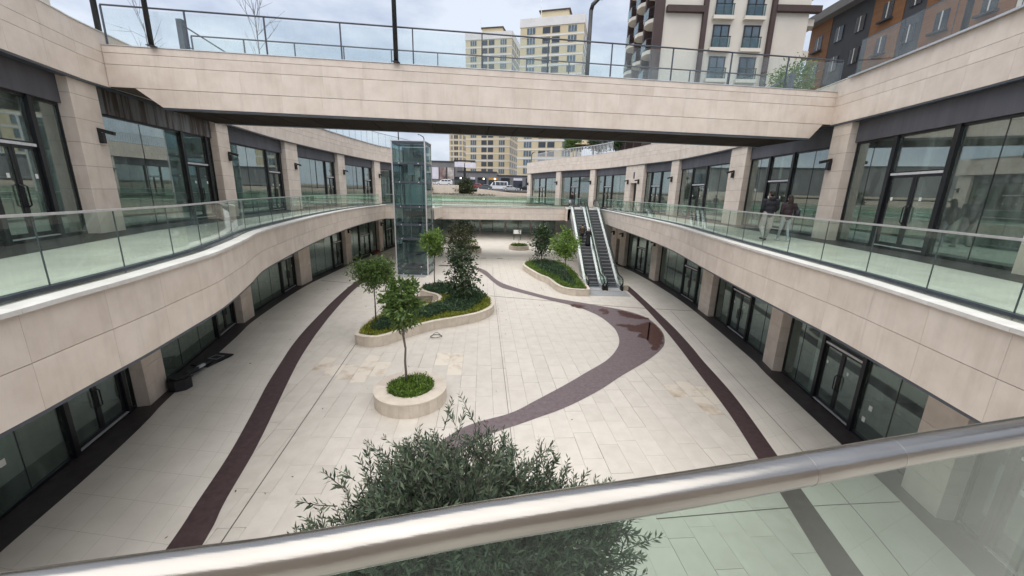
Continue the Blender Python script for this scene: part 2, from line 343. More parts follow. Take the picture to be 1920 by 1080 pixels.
band('paving_band_left', LBA, LBB, .012, 'porphyry_dark'); band('paving_band_right', RBA, RBB, .012, 'porphyry_dark')
band('paving_band_winding', SNO, SNI, .0125, 'porphyry', 160)
cLA, cLB, cRA, cRB = Curve(LBA, 1), Curve(LBB, 1), Curve(RBA, -1), Curve(RBB, -1)
sheet('corridor_floor_left', Curve(LBA, 1), .2, LL, -6, .004, 'corridor_joint', 80, b=(0, .62))
sheet('corridor_floor_right', Curve(RBB, -1), .2, LR, -6, .004, 'corridor_joint', 80, b=(0, .62))
def tiled(name, cvA, oA, cvB, oB, z, a, b, ns, nu):
    """close-jointed slabs between two plan curves, one mesh"""
    v = []; f = []; g = .0025
    for i in range(ns):
        sh = .5 * (i % 2) / nu
        for j in range(nu):
            q = []
            for du, dw in ((0, 0), (1, 0), (1, 1), (0, 1)):
                u = (i + du) / ns + (g / .9 / ns) * (1 if du == 0 else -1); w = (j + dw) / nu + (g / .6 / nu) * (1 if dw == 0 else -1)
                p0 = cvA.off(cvA.len * (a[0] + (a[1] - a[0]) * u), oA); p1 = cvB.off(cvB.len * (b[0] + (b[1] - b[0]) * u), oB); q.append((*(p0 + (p1 - p0) * w), z))
            n0 = len(v); v += q; f.append((n0, n0 + 1, n0 + 2, n0 + 3))
    m = MB(); m.add(v, f); o = m.build(name, 'corridor', bpy.data.objects['floor'], kind='stuff')
    if o.data.polygons[0].normal.z < 0: o.data.flip_normals()
tiled('corridor_slabs', Curve(LBA, 1), .2, LL, .3, .0062, (0, 1), (0, .53), 38, 6); tiled('corridor_slabs', Curve(RBB, -1), .2, LR, .38, .0062, (0, 1), (0, .53), 38, 4)
plain('corridor_floor_far', [(-21, 38.2), (-12.1, 38.2), (-11.9, 42.5), (9.2, 42.5), (9.2, 39.8), (18, 39.8), (18, 74), (-21, 74)], .0045, 'corridor')
plain('corridor_floor_near', [(-14, -8), (14, -8), (14, 3.1), (-14, 3.1)], .0042, 'corridor')
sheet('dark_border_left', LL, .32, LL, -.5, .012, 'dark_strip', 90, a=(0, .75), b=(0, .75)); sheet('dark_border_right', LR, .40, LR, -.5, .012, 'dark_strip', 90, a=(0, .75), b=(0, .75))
# wet patches on the winding band
def blot(name, pts, label):
    P = crom(pts, 8, True)[:-1]; r2 = np.random.default_rng(len(name) + len(label))
    P = P + r2.normal(0, .06, P.shape); m = MB(); m.add([(x, y, .0165) for x, y in P], [tuple(range(len(P)))])
    o = m.build(name, 'porphyry_wet', None, label=label, category_='') if False else m.build(name, 'porphyry_wet', None, label=label, cat='water stain')
    if o.data.polygons[0].normal.z < 0: o.data.flip_normals()
blot('wet_patch', [(8.05, 21.3), (8.12, 20.2), (7.85, 18.9), (7.3, 17.7), (6.75, 17.1), (6.9, 17.9), (6.9, 18.5), (6.6, 18.9), (6.85, 19.5), (6.3, 19.9), (6.5, 20.3), (5.9, 20.7), (6.6, 20.9), (7.0, 20.7), (7.5, 21.1)], 'largest dark wet patch at the outer bend of the winding brown band')
blot('wet_patch', [(8.0, 22.3), (8.15, 21.9), (7.6, 21.9), (7.1, 22.1), (6.6, 22.5), (6.8, 22.8), (6.6, 23.3), (6.9, 23.55), (7.4, 23.0)], 'dark wet patch on the band just beyond the largest one')
blot('wet_patch', [(5.9, 23.9), (5.5, 23.5), (5.75, 23.1), (5.6, 22.7), (6.0, 22.9), (6.1, 23.4)], 'small narrow wet patch in the middle of the band')
blot('wet_patch', [(4.1, 24.8), (4.9, 24.4), (4.5, 24.1), (5.0, 23.8), (4.3, 23.95), (3.9, 24.4)], 'wet patch where the winding band starts to widen')
# long dark joints across the paving
def groove(name, pts, w, label):
    m = MB(); cv = Curve(pts, 1); m.ring(cv, 0, cv.len, -w / 2, w / 2, .004, .0105, 1.0)
    m.build(name, 'joint', None, kind='structure')
groove('expansion_joint', [(-15.0, 29.7), (-9.7, 28.45), (-1.67, 26.4), (5.35, 24.85), (8.36, 24.25), (11.9, 23.9)], .045, '')
groove('expansion_joint', [(-8.8, 28.2), (-7.2, 16.41), (-5.83, 6.52), (-5.2, 2.5)], .02, '')
groove('expansion_joint', [(-1.9, 37), (-1.52, 30.5), (.11, 9.93), (.5, 4)], .014, '')
groove('expansion_joint', [(3.4, 7.3), (6.9, 7.75), (9.6, 8.0)], .02, '')
groove('expansion_joint', [(7.5, 4.4), (8.3, 8.0), (9.2, 15), (10.2, 23.8)], .014, '')
# galleries, soffits, interiors
sheet('gallery_floor_left', LE, -.3, UL, -6, ZG, 'gallery_tile', 80, a=(0, 1), b=(0, .86)); sheet('gallery_floor_right', RE, -.3, UR, -6, ZG, 'gallery_tile', 80, b=(0, .66))
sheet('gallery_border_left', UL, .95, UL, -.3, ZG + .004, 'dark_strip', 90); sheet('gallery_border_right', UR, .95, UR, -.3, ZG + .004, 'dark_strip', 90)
sheet('soffit_left', LE, -.04, LL, -6, ZFB + .03, 'soffit_grey', 80, b=(0, .62)); sheet('soffit_right', RE, -.04, LR, -6, ZFB + .03, 'soffit_grey', 80, b=(0, .62))
for nm, z, mt in (('gallery_floor_far', ZG - .004, 'gallery_tile'), ('soffit_far', ZFB + .034, 'soffit_grey')):
    fr = [(-12.7, 38.2), (5.4, 42.0), (5.4, 40.4), (9.2, 40.4), (14, 44)] if z > 5 else [(-20, 38.1), (-12.5, 38.1), (5.4, 41.9), (14, 41.9)]
    plain(nm, fr + [(14, 47), (-20, 46.5), (-20, 38.2)], z, mt); plain(nm, [(-20, 46.5), (-10.5, 46.64), (-10.5, 60), (-20, 60)], z, mt); plain(nm, [(7.5, 46.9), (14, 47), (14, 60), (7.5, 60)], z, mt); plain(nm, [(-20, 60), (14, 60), (14, 79), (-20, 79)], z, mt)
VOID = Curve([(-10.5, 46.64), (-10.5, 53), (-9.5, 58), (-7, 60), (-1.5, 60), (4.5, 60), (7, 58), (7.5, 53), (7.5, 46.9)], 1)
plain('gallery_floor_near', [(-18, -12), (18, -12), (18, 6), (5.8, 2.3), (0, .7), (-5.1, -.3), (-18, 4)], ZG - .006, 'gallery_tile')
plain('soffit_near', [(-18, -12), (18, -12), (18, 5), (5.8, 2.0), (0, .6), (-5.1, -.6), (-18, 3.5)], ZFB + .04, 'soffit_grey')
for nm, cv, z0, z1, o in (('shop_interior_upper_left', UL, ZG, ZUB, -5.5), ('shop_interior_upper_right', UR, ZG, ZUB, -5.5), ('shop_interior_lower_left', LL, 0, ZFB + .03, -5.5), ('shop_interior_lower_right', LR, 0, ZFB + .03, -5.5)):
    m = MB(); m.ring(cv, 0, cv.len, o, o - .2, z0, z1, 2.0)
    if z0 > 1: m.ring(cv, 0, cv.len, -.3, -5.8, z1 - .002, z1 + .2, 2.0)
    for t in np.arange(2, cv.len, 7.6): m.ring(cv, t - .1, t + .1, o, -.45, z0, z1, 2)
    m.build(nm, 'interior', None, kind='structure')
sheet('roof_terrace_left', UL, -.1, Curve([(-80, -40), (-80, 20), (-80, 80)], 1), 0, ZUT - .25, 'terrace', 60)
sheet('roof_terrace_right', UR, -.1, Curve([(90, -40), (90, 20), (90, 80)], 1), 0, ZUT - .25, 'terrace', 60)
m = MB(); m.box((0, 74.2, 2.2), (44, .3, 4.4)); m.build('back_wall', 'interior', None, kind='structure')
# ground beyond the mall, rising to the road
g = MB(); xs = [-900, -200, -60, -30, -16, 0, 14, 40, 100, 400, 900]; ys = [79, 84, 95, 112, 132, 200, 400, 1000, 2500]
zz = lambda x, y: (5.59 if y < 80 else 6.6 if y < 85 else 7.0 if y < 96 else 7.35 + (.9 if x < -16 else .45 if x < -5 else 0) if y < 140 else 8.6 + (y - 140) * .004)
g.add([(x, y, zz(x, y)) for y in ys for x in xs], [(j * len(xs) + i, j * len(xs) + i + 1, (j + 1) * len(xs) + i + 1, (j + 1) * len(xs) + i) for j in range(len(ys) - 1) for i in range(len(xs) - 1)])
g.build('ground', 'earth', None, kind='structure')
r_ = MB(); r_.add([(-120, 100, 7.9), (40, 100, 7.42), (40, 128, 7.75), (-120, 128, 8.75)], [(0, 1, 2, 3)]); r_.build('road', 'asphalt', None, kind='structure')

nw = MB(); nw.box((0, -5.2, 8.5), (40, .4, 5.8)); nw.build('unseen_wall_behind', 'stone', None, kind='structure')  # unseen wall added behind the camera to darken reflections in the handrail
# ------------------------------------------------------------------ paving slabs between the bands
fl = bpy.data.objects['floor']
ang = math.atan2(.079, 1); ca, sa = math.cos(ang), math.sin(ang)
def xl(cv, y): return float(np.interp(y, cv.p[:, 1], cv.p[:, 0]))
slabs = []
for i in range(-24, 26):
    y = 1.5 + random.random() * 1.2
    while y < 43:
        ln = random.choice((1.0, 1.2, 1.2, 1.35))
        u0, u1, v0, v1 = i * .6, i * .6 + .6, y, y + ln
        cx, cy = (u0 + u1) / 2, (v0 + v1) / 2
        X, Y = cx * ca - cy * sa + 1.0, cx * sa + cy * ca
        if 2.0 < Y < 42.6 and xl(cLA, Y) - .1 < X < xl(cRB, Y) + .1:
            slabs.append((X * X + Y * Y + 50, X, Y, ln))
        y += ln
slabs.sort(); stain = [(-2.5, 15.3, .8), (-7.9, 14.9, .8), (-6.9, 14.5, .7), (-5.8, 14.6, .7), (6.9, 13.2, .9), (-.9, 32.6, 1.2), (3.4, 22.5, 1.0), (1.2, 22.9, .6)]
rest = MB()
for k, (d, X, Y, ln) in enumerate(slabs):
    sta = any((X - a) ** 2 + (Y - b) ** 2 < c * c for a, b, c in stain)
    dz = random.choice((0, 0, 0, -.002, .0025)) if k < 300 else 0
    gap = random.choice((.004, .004, .005, .007, .014))
    if k < 300: bx('paving_slab', (X, Y, -.012 + dz), (.6 - gap, ln - gap, .024), 'slab_stained' if sta else 'slab', fl, ang)
    else: rest.box((X, Y, -.012), (.594, ln - .008, .024), ang)
rest.build('paving_slabs_far', 'slab', fl, kind='stuff')

# ------------------------------------------------------------------ fascias, copings and balustrades
def fascia(name, cv, s0, s1, courses, label, o=0.0, th=.05, plen=1.2, cat='wall', core=True, lip=True, mat='stone', gap=.010, vgap=.004):
    t = thing(name, label, cat, (*cv.at((s0 + s1) / 2), courses[0][0]))
    n = max(1, round((s1 - s0) / plen)); L = (s1 - s0) / n
    if core: part('backing_wall', 'joint', t, lambda m: m.ring(cv, s0, s1, o - .30, o - .018, courses[0][0] + .01, courses[-1][1] - .01, .6))
    for z0, z1 in courses:
        for i in range(n):
            part('stone_panel', mat, t, lambda m: m.ring(cv, s0 + i * L + vgap / 2, s0 + (i + 1) * L - vgap / 2, o - th, o, z0 + gap / 2, z1 - gap / 2, .45))
    if lip: part('steel_edge', 'steel_lip', t, lambda m: m.ring(cv, s0, s1, o - .26, o - .012, courses[0][0] - .05, courses[0][0] - .001, .6))
    return t
def coping(cv, s0, s1, t, z, w=.30, over=.05, plen=1.2, h=.06):
    n = max(1, round((s1 - s0) / plen)); L = (s1 - s0) / n
    for i in range(n):
        part('coping_stone', 'coping', t, lambda m: m.ring(cv, s0 + i * L + .002, s0 + (i + 1) * L - .002, over - w, over, z, z + h, .45))
def balustrade(name, cv, s0, s1, z, label, o=-.5, h=.97, plen=1.4, mat='glass_rail', cap='alu'):
    t = thing(name, label, 'railing', (*cv.off((s0 + s1) / 2, o), z))
    n = max(1, round((s1 - s0) / plen)); L = (s1 - s0) / n
    for i in range(n):
        part('glass_panel', mat, t, lambda m: m.ring(cv, s0 + i * L + .006, s0 + (i + 1) * L - .006, o - .008, o + .008, z + .02, z + h, .7))
        if i: part('panel_joint', 'steel_lip', t, lambda m: m.ring(cv, s0 + i * L - .005, s0 + i * L + .005, o - .009, o + .009, z + .02, z + h, .7))
    part('cap_rail', cap, t, lambda m: m.ring(cv, s0, s1, o - .022, o + .022, z + h, z + h + .035, .5))
    part('base_channel', 'steel_lip', t, lambda m: m.ring(cv, s0, s1, o - .05, o + .05, z - .06, z + .03, .6))
    part('base_cover', 'stainless', t, lambda m: m.ring(cv, s0, s1, o + .05, o + .24, z - .06, z - .002, .6))
    return t
low = [(ZFB, 4.98), (4.98, ZG)]
for nm, cv, lab in (('gallery_fascia', LE, 'curved beige stone fascia under the glass railing of the left gallery'), ('gallery_fascia', RE, 'curved beige stone fascia under the glass railing of the right gallery'), ('gallery_fascia', FE, 'straight stone fascia of the far gallery behind the glass lift')):
    t = fascia(nm, cv, 0, cv.len, low, lab); coping(cv, 0, cv.len, t, ZG)
t = fascia('gallery_fascia', NE, 0, NE.len, low, 'stone fascia below the steel handrail in the foreground'); coping(NE, 0, NE.len, t, ZG, w=.2, over=.01)
balustrade('glass_balustrade', LE, .2, LE.len, ZG + .07, 'green tinted glass railing along the edge of the left gallery')
balustrade('glass_balustrade', RE, .2, RE.len - .2, ZG + .07, 'green tinted glass railing along the edge of the right gallery')
balustrade('glass_balustrade', FE, .1, FE.len, ZG + .07, 'green tinted glass railing of the far gallery beyond the lift', o=-.35)
t = fascia('gallery_fascia', VOID, 0, VOID.len, low, 'stone fascia round the second opening beyond the far gallery', plen=2.4); VE = Curve([(-10.5, 46.64), (-1.5, 46.75), (7.5, 46.9)], -1); fascia('gallery_fascia', VE, 0, VE.len, low, 'stone fascia on the back of the far gallery deck', plen=2.4)
balustrade('glass_balustrade', VOID, 0, VOID.len, ZG + .03, 'glass railing round the second opening beyond the far gallery', o=-.3, plen=2.2)
up = [(ZUB, 10.61), (10.61, 10.93), (10.93, ZUT)]
t = fascia('upper_fascia', UL, 0, UL.len, up, 'tall stone parapet band above the shops of the left upper gallery', o=.14); coping(UL, 0, UL.len, t, ZUT, w=.3, over=.16, h=.03)
t = fascia('upper_fascia', UR, 0, UR.len, up, 'tall stone parapet band above the shops of the right upper gallery', o=.10); coping(UR, 0, UR.len, t, ZUT, w=.3, over=.12, h=.03)
# end walls that close the escalator opening
part_t = thing('stair_wall', 'stone end wall of the far gallery beside the left escalator', 'wall', (5.45, 41, ZFB))
for k in range(2): bx('stone_panel', (5.46, 41.05, 4.67 + .62 * k), (.06, 1.5, .6), 'stone', part_t)

# ------------------------------------------------------------------ foreground handrail and its glass
rail = thing('handrail', 'thick polished steel handrail across the foreground', 'railing', (0, .45, ZG))
RL = [(-1.5, .115), (-1.0, .235), (-.485, .345), (-.27, .388), (-.036, .449), (.259, .516), (.523, .58), (.728, .632), (1.06, .711), (1.6, .84), (2.6, 1.08), (5.3, 1.75)]
rc = Curve(RL, -1)
def railpts(a, b, n=24): return [(*rc.at(a + (b - a) * i / n), 6.65) for i in range(n + 1)]
def sx(x): return float(np.interp(x, rc.p[:, 0], rc.l))
part('tube', 'rail_steel', rail, lambda m: m.tube(railpts(0, rc.len, 80), .0265, 48, cap=False), smooth=True)
for x_ in (.51, .706): part('weld_ring', 'stainless', rail, lambda m: m.tube(railpts(sx(x_), sx(x_) + .0012, 2), .0270, 48), smooth=False)
part('sleeve', 'rail_steel', rail, lambda m: m.tube(railpts(sx(.51) + .0022, sx(.706), 8), .0267, 48, cap=False), smooth=True)
for a, b in ((0, -.20), (-.185, 1.25), (1.262, 2.7), (2.71, 4.2)):
    a_, b_ = (sx(a) if a else .02), sx(b)
    part('glass_panel', 'glass_front', rail, lambda m: m.ring(rc, a_, b_, -.008, .008, ZG + .07, 6.645, .4))
part('base_channel', 'steel_lip', rail, lambda m: m.ring(rc, 0, rc.len, -.05, .05, ZG, ZG + .08, .5))

# ------------------------------------------------------------------ columns and wall lamps
def column(name, cv, s0, s1, z0, z1, label, group, course=.65, depth=.46, mat='stone'):
    t = thing(name, label, 'column', (*cv.at((s0 + s1) / 2), z0), group)
    part('core', 'joint', t, lambda m: m.ring(cv, s0 + .012, s1 - .012, -depth, -.012, z0, z1, 2))
    z = z0; 
    while z < z1 - .02:
        e = min(z + course, z1)
        part('stone_block', mat, t, lambda m: m.ring(cv, s0, s1, -depth, 0, z + (.004 if z > z0 else 0), e - .004, 2)); z = e
    return t
def wall_lamp(cv, s, z, label):
    p = cv.off(s, 0); n = cv.nrm(s); a = math.atan2(n[1], n[0]) - math.pi / 2
    t = thing('wall_lamp', label, 'lamp', (*p, z), 'black wall lamps on the columns')
    q = lambda d, w=0: (p[0] + n[0] * d, p[1] + n[1] * d)
    bx('bracket', (*q(.03), z), (.10, .06, .34), 'frame', t, a)
    Rt = Matrix.Rotation(a, 4, 'Z') @ Matrix.Rotation(R(-14), 4, 'X')
    bx('lamp_arm', (*q(.22), z + .17), (.11, .42, .10), 'frame', t, Rt)
    bx('lamp_body', (*q(.1), z - .02), (.12, .10, .30), 'frame', t, a)
    return t
ordn = ['nearest', 'second', 'third', 'fourth', 'fifth', 'sixth', 'seventh', 'eighth']
COLS = {'UL': [(1.9, 3.0), (9.17, 10.27), (16.6, 17.6), (24.0, 25.6), (32.0, 33.3), (39.5, 40.7), (47.6, 48.8)],
        'UR': [(4.6, 5.83), (12.46, 13.4), (19.85, 21.6), (29.27, 30.4), (34.5, 37.8), (44.2, 45.1), (50.7, 51.8), (60.1, 61.3)],
        'LL': [(.9, 2.0), (8.74, 9.85), (17.2, 18.5), (25.7, 27.5), (34.55, 35.8), (42.9, 44.0)],
        'LR': [(3.6, 4.64), (11.45, 12.47), (19.05, 20.6), (28.9, 30.1), (35.9, 37.2), (38.0, 39.2)]}
CV = {'UL': UL, 'UR': UR, 'LL': LL, 'LR': LR}
where = {'UL': 'left upper gallery', 'UR': 'right upper gallery', 'LL': 'left lower arcade', 'LR': 'right lower arcade'}
for key, cl in COLS.items():
    cv = CV[key]; up_ = key[0] == 'U'
    for i, (a, b) in enumerate(cl):
        vis = (key in ('UL', 'LL') and i == 0)
        nm = 'stone column, %s of the row along the %s' % (ordn[i], where[key])
        if key == 'UR' and i == 4:
            for c, d in ((a, 35.6), (36.8, b)):
                side = 'near' if c == a else 'far'
                column('column', cv, c, d, ZG, ZUB, 'stone pier on the %s side of the service door recess, right upper gallery' % side, 'columns of the upper galleries')
            wall_lamp(cv, 35.2, 8.35, 'black wall lamp on the near side of the service door recess'); wall_lamp(cv, 37.2, 8.35, 'black wall lamp on the far side of the service door recess')
            t = thing('service_recess', 'stone lined recess with a service door between two piers of the right upper gallery', 'door', (*cv.at(36.2), ZG))
            part('back_panel', 'stone', t, lambda m: m.ring(cv, 35.6, 36.8, -.8, -.75, ZG, 8.3, 2)); part('lintel', 'stone', t, lambda m: m.ring(cv, 35.6, 36.8, -.46, -.002, 8.3, ZUB, 2))
            part('intercom', 'frame', t, lambda m: m.ring(cv, 36.4, 36.7, -.75, -.7, 6.9, 7.5, 2)); part('vent_grille', 'grey_panel', t, lambda m: m.ring(cv, 36.1, 36.35, -.004, .02, 8.7, 9.3, 2))
            continue
        column('column', cv, a, b, ZG if up_ else .0, ZUB if up_ else ZFB + .03, nm, 'columns of the upper galleries' if up_ else 'columns of the lower arcades')
        if up_ and not vis: wall_lamp(cv, (a + b) / 2 + (.25 if key == 'UL' else .2), 8.42, 'black angled wall lamp on the %s column of the %s' % (ordn[i], where[key]))
        if not up_ and not vis: wall_lamp(cv, (a + b) / 2, 3.1, 'black wall lamp on the %s column of the %s' % (ordn[i], where[key]))

# ------------------------------------------------------------------ shopfronts
def shopfront(key, s0, s1, posts, lines, label, door=True, panelmat='grey_panel', open_bars=True):
    c0_ = CV[key]; up_ = key[0] == 'U'; o = -.36 if up_ else -.40
    cv = Curve([c0_.at(s0), (c0_.at(s0) + c0_.at(s1)) / 2, c0_.at(s1)], c0_.side)      # each bay is straight between its columns
    k_ = cv.len / (s1 - s0); posts = [(p - s0) * k_ for p in posts]; lines = [(p - s0) * k_ for p in lines]; s0, s1 = 0, cv.len
    z0 = ZG if up_ else 0.0; zt = 9.2 if up_ else ZFB + .02; gm = 'glass_shop' if up_ else 'glass_shop_low'
    t = thing('shopfront', label, 'shopfront', (*cv.off((s0 + s1) / 2, o), z0), 'glazed shopfronts of the ' + ('upper galleries' if up_ else 'lower arcades'))
    rg = lambda n, m_, a, b, oa, ob, za, zb, p=t: part(n, m_, p, lambda m: m.ring(cv, a, b, oa, ob, za, zb, .9))
    rg('sill', 'frame', s0, s1, o - .05, o + .05, z0, z0 + .09); rg('head_frame', 'frame', s0, s1, o - .05, o + .05, zt - .07, zt)
    if up_: rg('header_panel', panelmat, s0, s1, o - .04, o + .13, zt + .001, ZUB)
    rg('jamb', 'frame', s0, s0 + .05, o - .05, o + .05, z0 + .09, zt - .07); rg('jamb', 'frame', s1 - .05, s1, o - .05, o + .05, z0 + .09, zt - .07)
    for p in posts: rg('post', 'frame', p - .075, p + .075, o - .07, o + .10, z0 + .002, zt - .002)
    def panes(a, b):
        if b - a < .12: return
        cuts = [a] + [x for x in lines if a + .2 < x < b - .2] + [b]
        for u, v in zip(cuts[:-1], cuts[1:]): part('glass_pane', gm, t, lambda m: m.ring(cv, u + .006, v - .006, o - .006, o + .006, z0 + .09, zt - .07, 20))
        for x in cuts[1:-1]: rg('glazing_bead', 'frame', x - .008, x + .008, o - .012, o + .012, z0 + .09, zt - .07)
    p0, p1 = posts
    panes(s0 + .05, p0 - .075); panes(p1 + .075, s1 - .05)
    dh = z0 + (2.35 if up_ else 2.25)
    part('transom_pane', gm, t, lambda m: m.ring(cv, p0 + .08, p1 - .08, o - .006, o + .006, dh + .1, zt - .07, 20))
    rg('door_header', 'frame', p0 + .076, p1 - .076, o - .05, o + .05, dh, dh + .1); rg('header_trim', 'silver_bar', p0 + .1, p1 - .1, o + .05, o + .07, dh - .01, dh + .06)
    rg('threshold', 'silver_bar', p0 + .08, p1 - .08, o - .05, o + .09, z0 + .09, z0 + .115)
    mid = (p0 + p1) / 2
    for k, (a, b) in enumerate(((p0 + .085, mid - .006), (mid + .006, p1 - .085))):
        d = part('door', 'frame', t, lambda m: (m.ring(cv, a, a + .075, o - .03, o + .03, z0 + .12, dh - .01, 2), m.ring(cv, b - .075, b, o - .03, o + .03, z0 + .12, dh - .01, 2), m.ring(cv, a + .076, b - .076, o - .03, o + .03, z0 + .12, z0 + .22, 2), m.ring(cv, a + .076, b - .076, o - .03, o + .03, dh - .09, dh - .01, 2)))
        rg('door_glass', gm, a + .076, b - .076, o - .005, o + .005, z0 + .221, dh - .091, d)
        h = b - .05 if k == 0 else a + .05
        pts = [(*cv.off(h, o + .03), z0 + .85), (*cv.off(h, o + .10), z0 + .9), (*cv.off(h, o + .10), z0 + 1.35), (*cv.off(h, o + .03), z0 + 1.4)]
        part('handle', 'frame', d, lambda m: m.tube(pts, .018, 6))
        q = a + (b - a) * (.72 if k else .6)
        rg('sticker', 'sticker', q, q + .09, o + .007, o + .009, z0 + 1.55, z0 + 1.66, d)
    return t
SH = {'UL': [(3.0, 9.17, (6.45, 8.12), (4.7,), 'left upper shopfront nearest the camera, with double doors beside a stone column'),
             (10.27, 16.6, (14.5, 16.2), (12.3,), 'left upper shopfront partly under the footbridge, rust streaks on its header'),
             (17.6, 24.0, (21.95, 23.7), (19.8,), 'left upper shopfront just beyond the footbridge'),
             (25.6, 32.0, (30.25, 31.75), (27.9,), 'left upper shopfront, second beyond the footbridge'),
             (33.3, 39.5, (37.6, 39.2), (35.4,), 'left upper shopfront, third beyond the footbridge'),
             (40.7, 47.6, (43.0, 45.0), (41.8,), 'left upper shopfront right behind the glass lift')],
      'UR': [(5.83, 12.46, (8.5, 10.6), (7.28, 11.6), 'right upper shopfront nearest the camera, wide panes either side of double doors'),
             (13.4, 19.85, (16.06, 17.95), (14.7, 18.9), 'right upper shopfront under the footbridge behind the walking couple'),
             (21.6, 29.27, (25.0, 27.2), (23.3, 28.2), 'right upper shopfront first beyond the footbridge'),
             (30.4, 34.5, (32.08, 33.6), (), 'narrow right upper shopfront before the service door recess'),
             (37.8, 44.2, (40.8, 42.45), (39.3,), 'right upper shopfront just beyond the service door recess'),
             (45.1, 50.7, (47.3, 48.9), (), 'right upper shopfront behind the person at the top of the escalator'),
             (51.8, 60.1, (55.5, 57.5), (53.6, 58.8), 'farthest right upper shopfront, at the end of the row')],
      'LL': [(2.0, 8.74, (6.2, 8.35), (4.91, 3.5), 'left lower shopfront nearest the camera, dark double doors'),
             (9.85, 17.2, (15.0, 17.05), (11.8, 13.35), 'left lower shopfront behind the fallen basketball hoop'),
             (18.5, 25.7, (23.4, 25.6), (20.2, 21.8), 'left lower shopfront under the bend of the fascia'),
             (27.5, 34.55, (32.45, 34.4), (29.2, 30.9), 'left lower shopfront behind the first round headed tree'),
             (35.8, 42.9, (38.4, 41.0), (37.1,), 'left lower shopfront second last before the glass lift'),
             (44.0, 51.0, (46.0, 48.0), (), 'left lower shopfront in shade behind the glass lift')],
      'LR': [(.05, 3.6, (1.1, 2.9), (), 'right lower shopfront seen through the foreground glass panel'),
             (4.64, 11.45, (7.19, 9.2), (5.92, 10.5), 'right lower shopfront nearest the camera, silver framed double doors'),
             (12.47, 19.05, (14.97, 17.1), (13.6, 18.2), 'right lower shopfront second from the camera'),
             (20.6, 28.9, (21.95, 24.2), (25.8, 27.4), 'right lower shopfront with doors beside its near column and a wide window beyond'),
             (30.1, 35.9, (31.85, 33.8), (), 'right lower shopfront farthest along, beside the escalators')]}
for key, l in SH.items():
    for i, (a, b, posts, lines, lab) in enumerate(l):
        shopfront(key, a, b, posts, lines, lab, panelmat='grey_panel_stained' if (key, i) == ('UL', 1) else 'grey_panel')
for nm_, cv_, s_, z_, lab_ in (('paper_note', LR, 6.6, 1.0, 'upper of two white notes on the nearest right lower shop window'), ('paper_note', LR, 6.75, .55, 'lower of two white notes on the nearest right lower shop window'), ('paper_note', LL, 4.3, 1.1, 'white note on the nearest left lower shop window'), ('paper_note', LL, 12.4, 1.3, 'white note on the window behind the fallen basketball hoop'), ('paper_note', LL, 21.4, 1.2, 'white note on the left lower window under the bend of the fascia')):
    m = MB(); m.ring(cv_, s_, s_ + .13, -.385, -.382, z_, z_ + .16, 2); m.build(nm_, 'sticker', None, label=lab_, cat='paper note')
t = thing('service_door', 'brown service doors between two piers in the right lower arcade', 'door', (*LR.at(37.6), 0))
part('door_leaf', 'soffit', t, lambda m: m.ring(LR, 37.2, 38.0, -.42, -.36, 0, 2.6, 2)); part('lintel', 'stone', t, lambda m: m.ring(LR, 37.2, 38.0, -.4, -.05, 2.6, ZFB + .02, 2))
# dark glazed units at the far end under the deck
for i, x in enumerate(np.arange(-13, 10, 4.6)):
    t = thing('shopfront', 'dark shopfront under the far deck, %s from the left' % ['first', 'second', 'third', 'fourth', 'fifth', 'sixth'][i], 'shopfront', (x, 71, 0), 'shopfronts under the far deck')
    bx('frame', (x, 71.1, 4.0), (4.5, .2, .5), 'frame', t); bx('glass_pane', (x - 1.1, 71.1, 1.9), (2.1, .03, 3.7), 'glass_shop_low', t); bx('glass_pane', (x + 1.1, 71.1, 1.9), (2.1, .03, 3.7), 'glass_shop_low', t); bx('mullion', (x, 71.1, 1.9), (.08, .12, 3.7), 'frame', t); bx('pier', (x + 2.3, 71.0, 2.1), (.35, .5, 4.2), 'stone', t)

# ------------------------------------------------------------------ footbridge
bt = thing('footbridge', 'stone clad footbridge spanning the courtyard overhead', 'bridge', (*BR.at(BR.len / 2), 9.44))
BL = BR.len; depth = 2.85
part('deck', 'joint', bt, lambda m: m.ring(BR, 0, BL, -depth + .06, -.05, 9.95, 11.10, 30))
part('deck', 'joint', bt, lambda m: m.ring(BR, 1.3, BL - 1.0, -depth + .06, -.05, 9.46, 9.95, 30))
n = 20
for z0, z1 in ((9.97, 10.61), (10.61, 10.93), (10.93, 11.13)):
    for i in range(n):
        a, b = BL * i / n + .001, BL * (i + 1) / n - .001
        part('stone_panel', 'stone', bt, lambda m: m.ring(BR, a, b, -.05, 0, z0 + .006, z1 - .006, 30)); part('rear_stone_panel', 'stone', bt, lambda m: m.ring(BR, a, b, -depth, -depth + .05, z0 + .004, z1 - .004, 30))
def bpoly(name, tz, o0, o1, mat):
    m = MB(); k = len(tz); v = [(*BR.off(t_, o0), z_) for t_, z_ in tz] + [(*BR.off(t_, o1), z_) for t_, z_ in tz]
    m.add(v, [tuple(range(k)), tuple(range(2 * k - 1, k - 1, -1))] + [(i, i + k, (i + 1) % k + k, (i + 1) % k) for i in range(k)]); return fix(m.build(name, mat, bt))
for o0, o1 in ((0, -.05), (-depth + .05, -depth)):
    bpoly('stone_panel', [(.72, 9.962), (1.42, 9.444), (2.5, 9.444), (2.5, 9.962)], o0, o1, 'stone')
    for i in range(17): bpoly('stone_panel', [(2.504 + 1.245 * i, 9.444), (2.504 + 1.245 * i, 9.962), (2.504 + 1.245 * (i + 1) - .002, 9.962), (2.504 + 1.245 * (i + 1) - .002, 9.444)], o0, o1, 'stone')
    bpoly('stone_panel', [(2.504 + 1.245 * 17, 9.444), (2.504 + 1.245 * 17, 9.962), (BL - .55, 9.962), (BL - 1.0, 9.444)], o0, o1, 'stone')
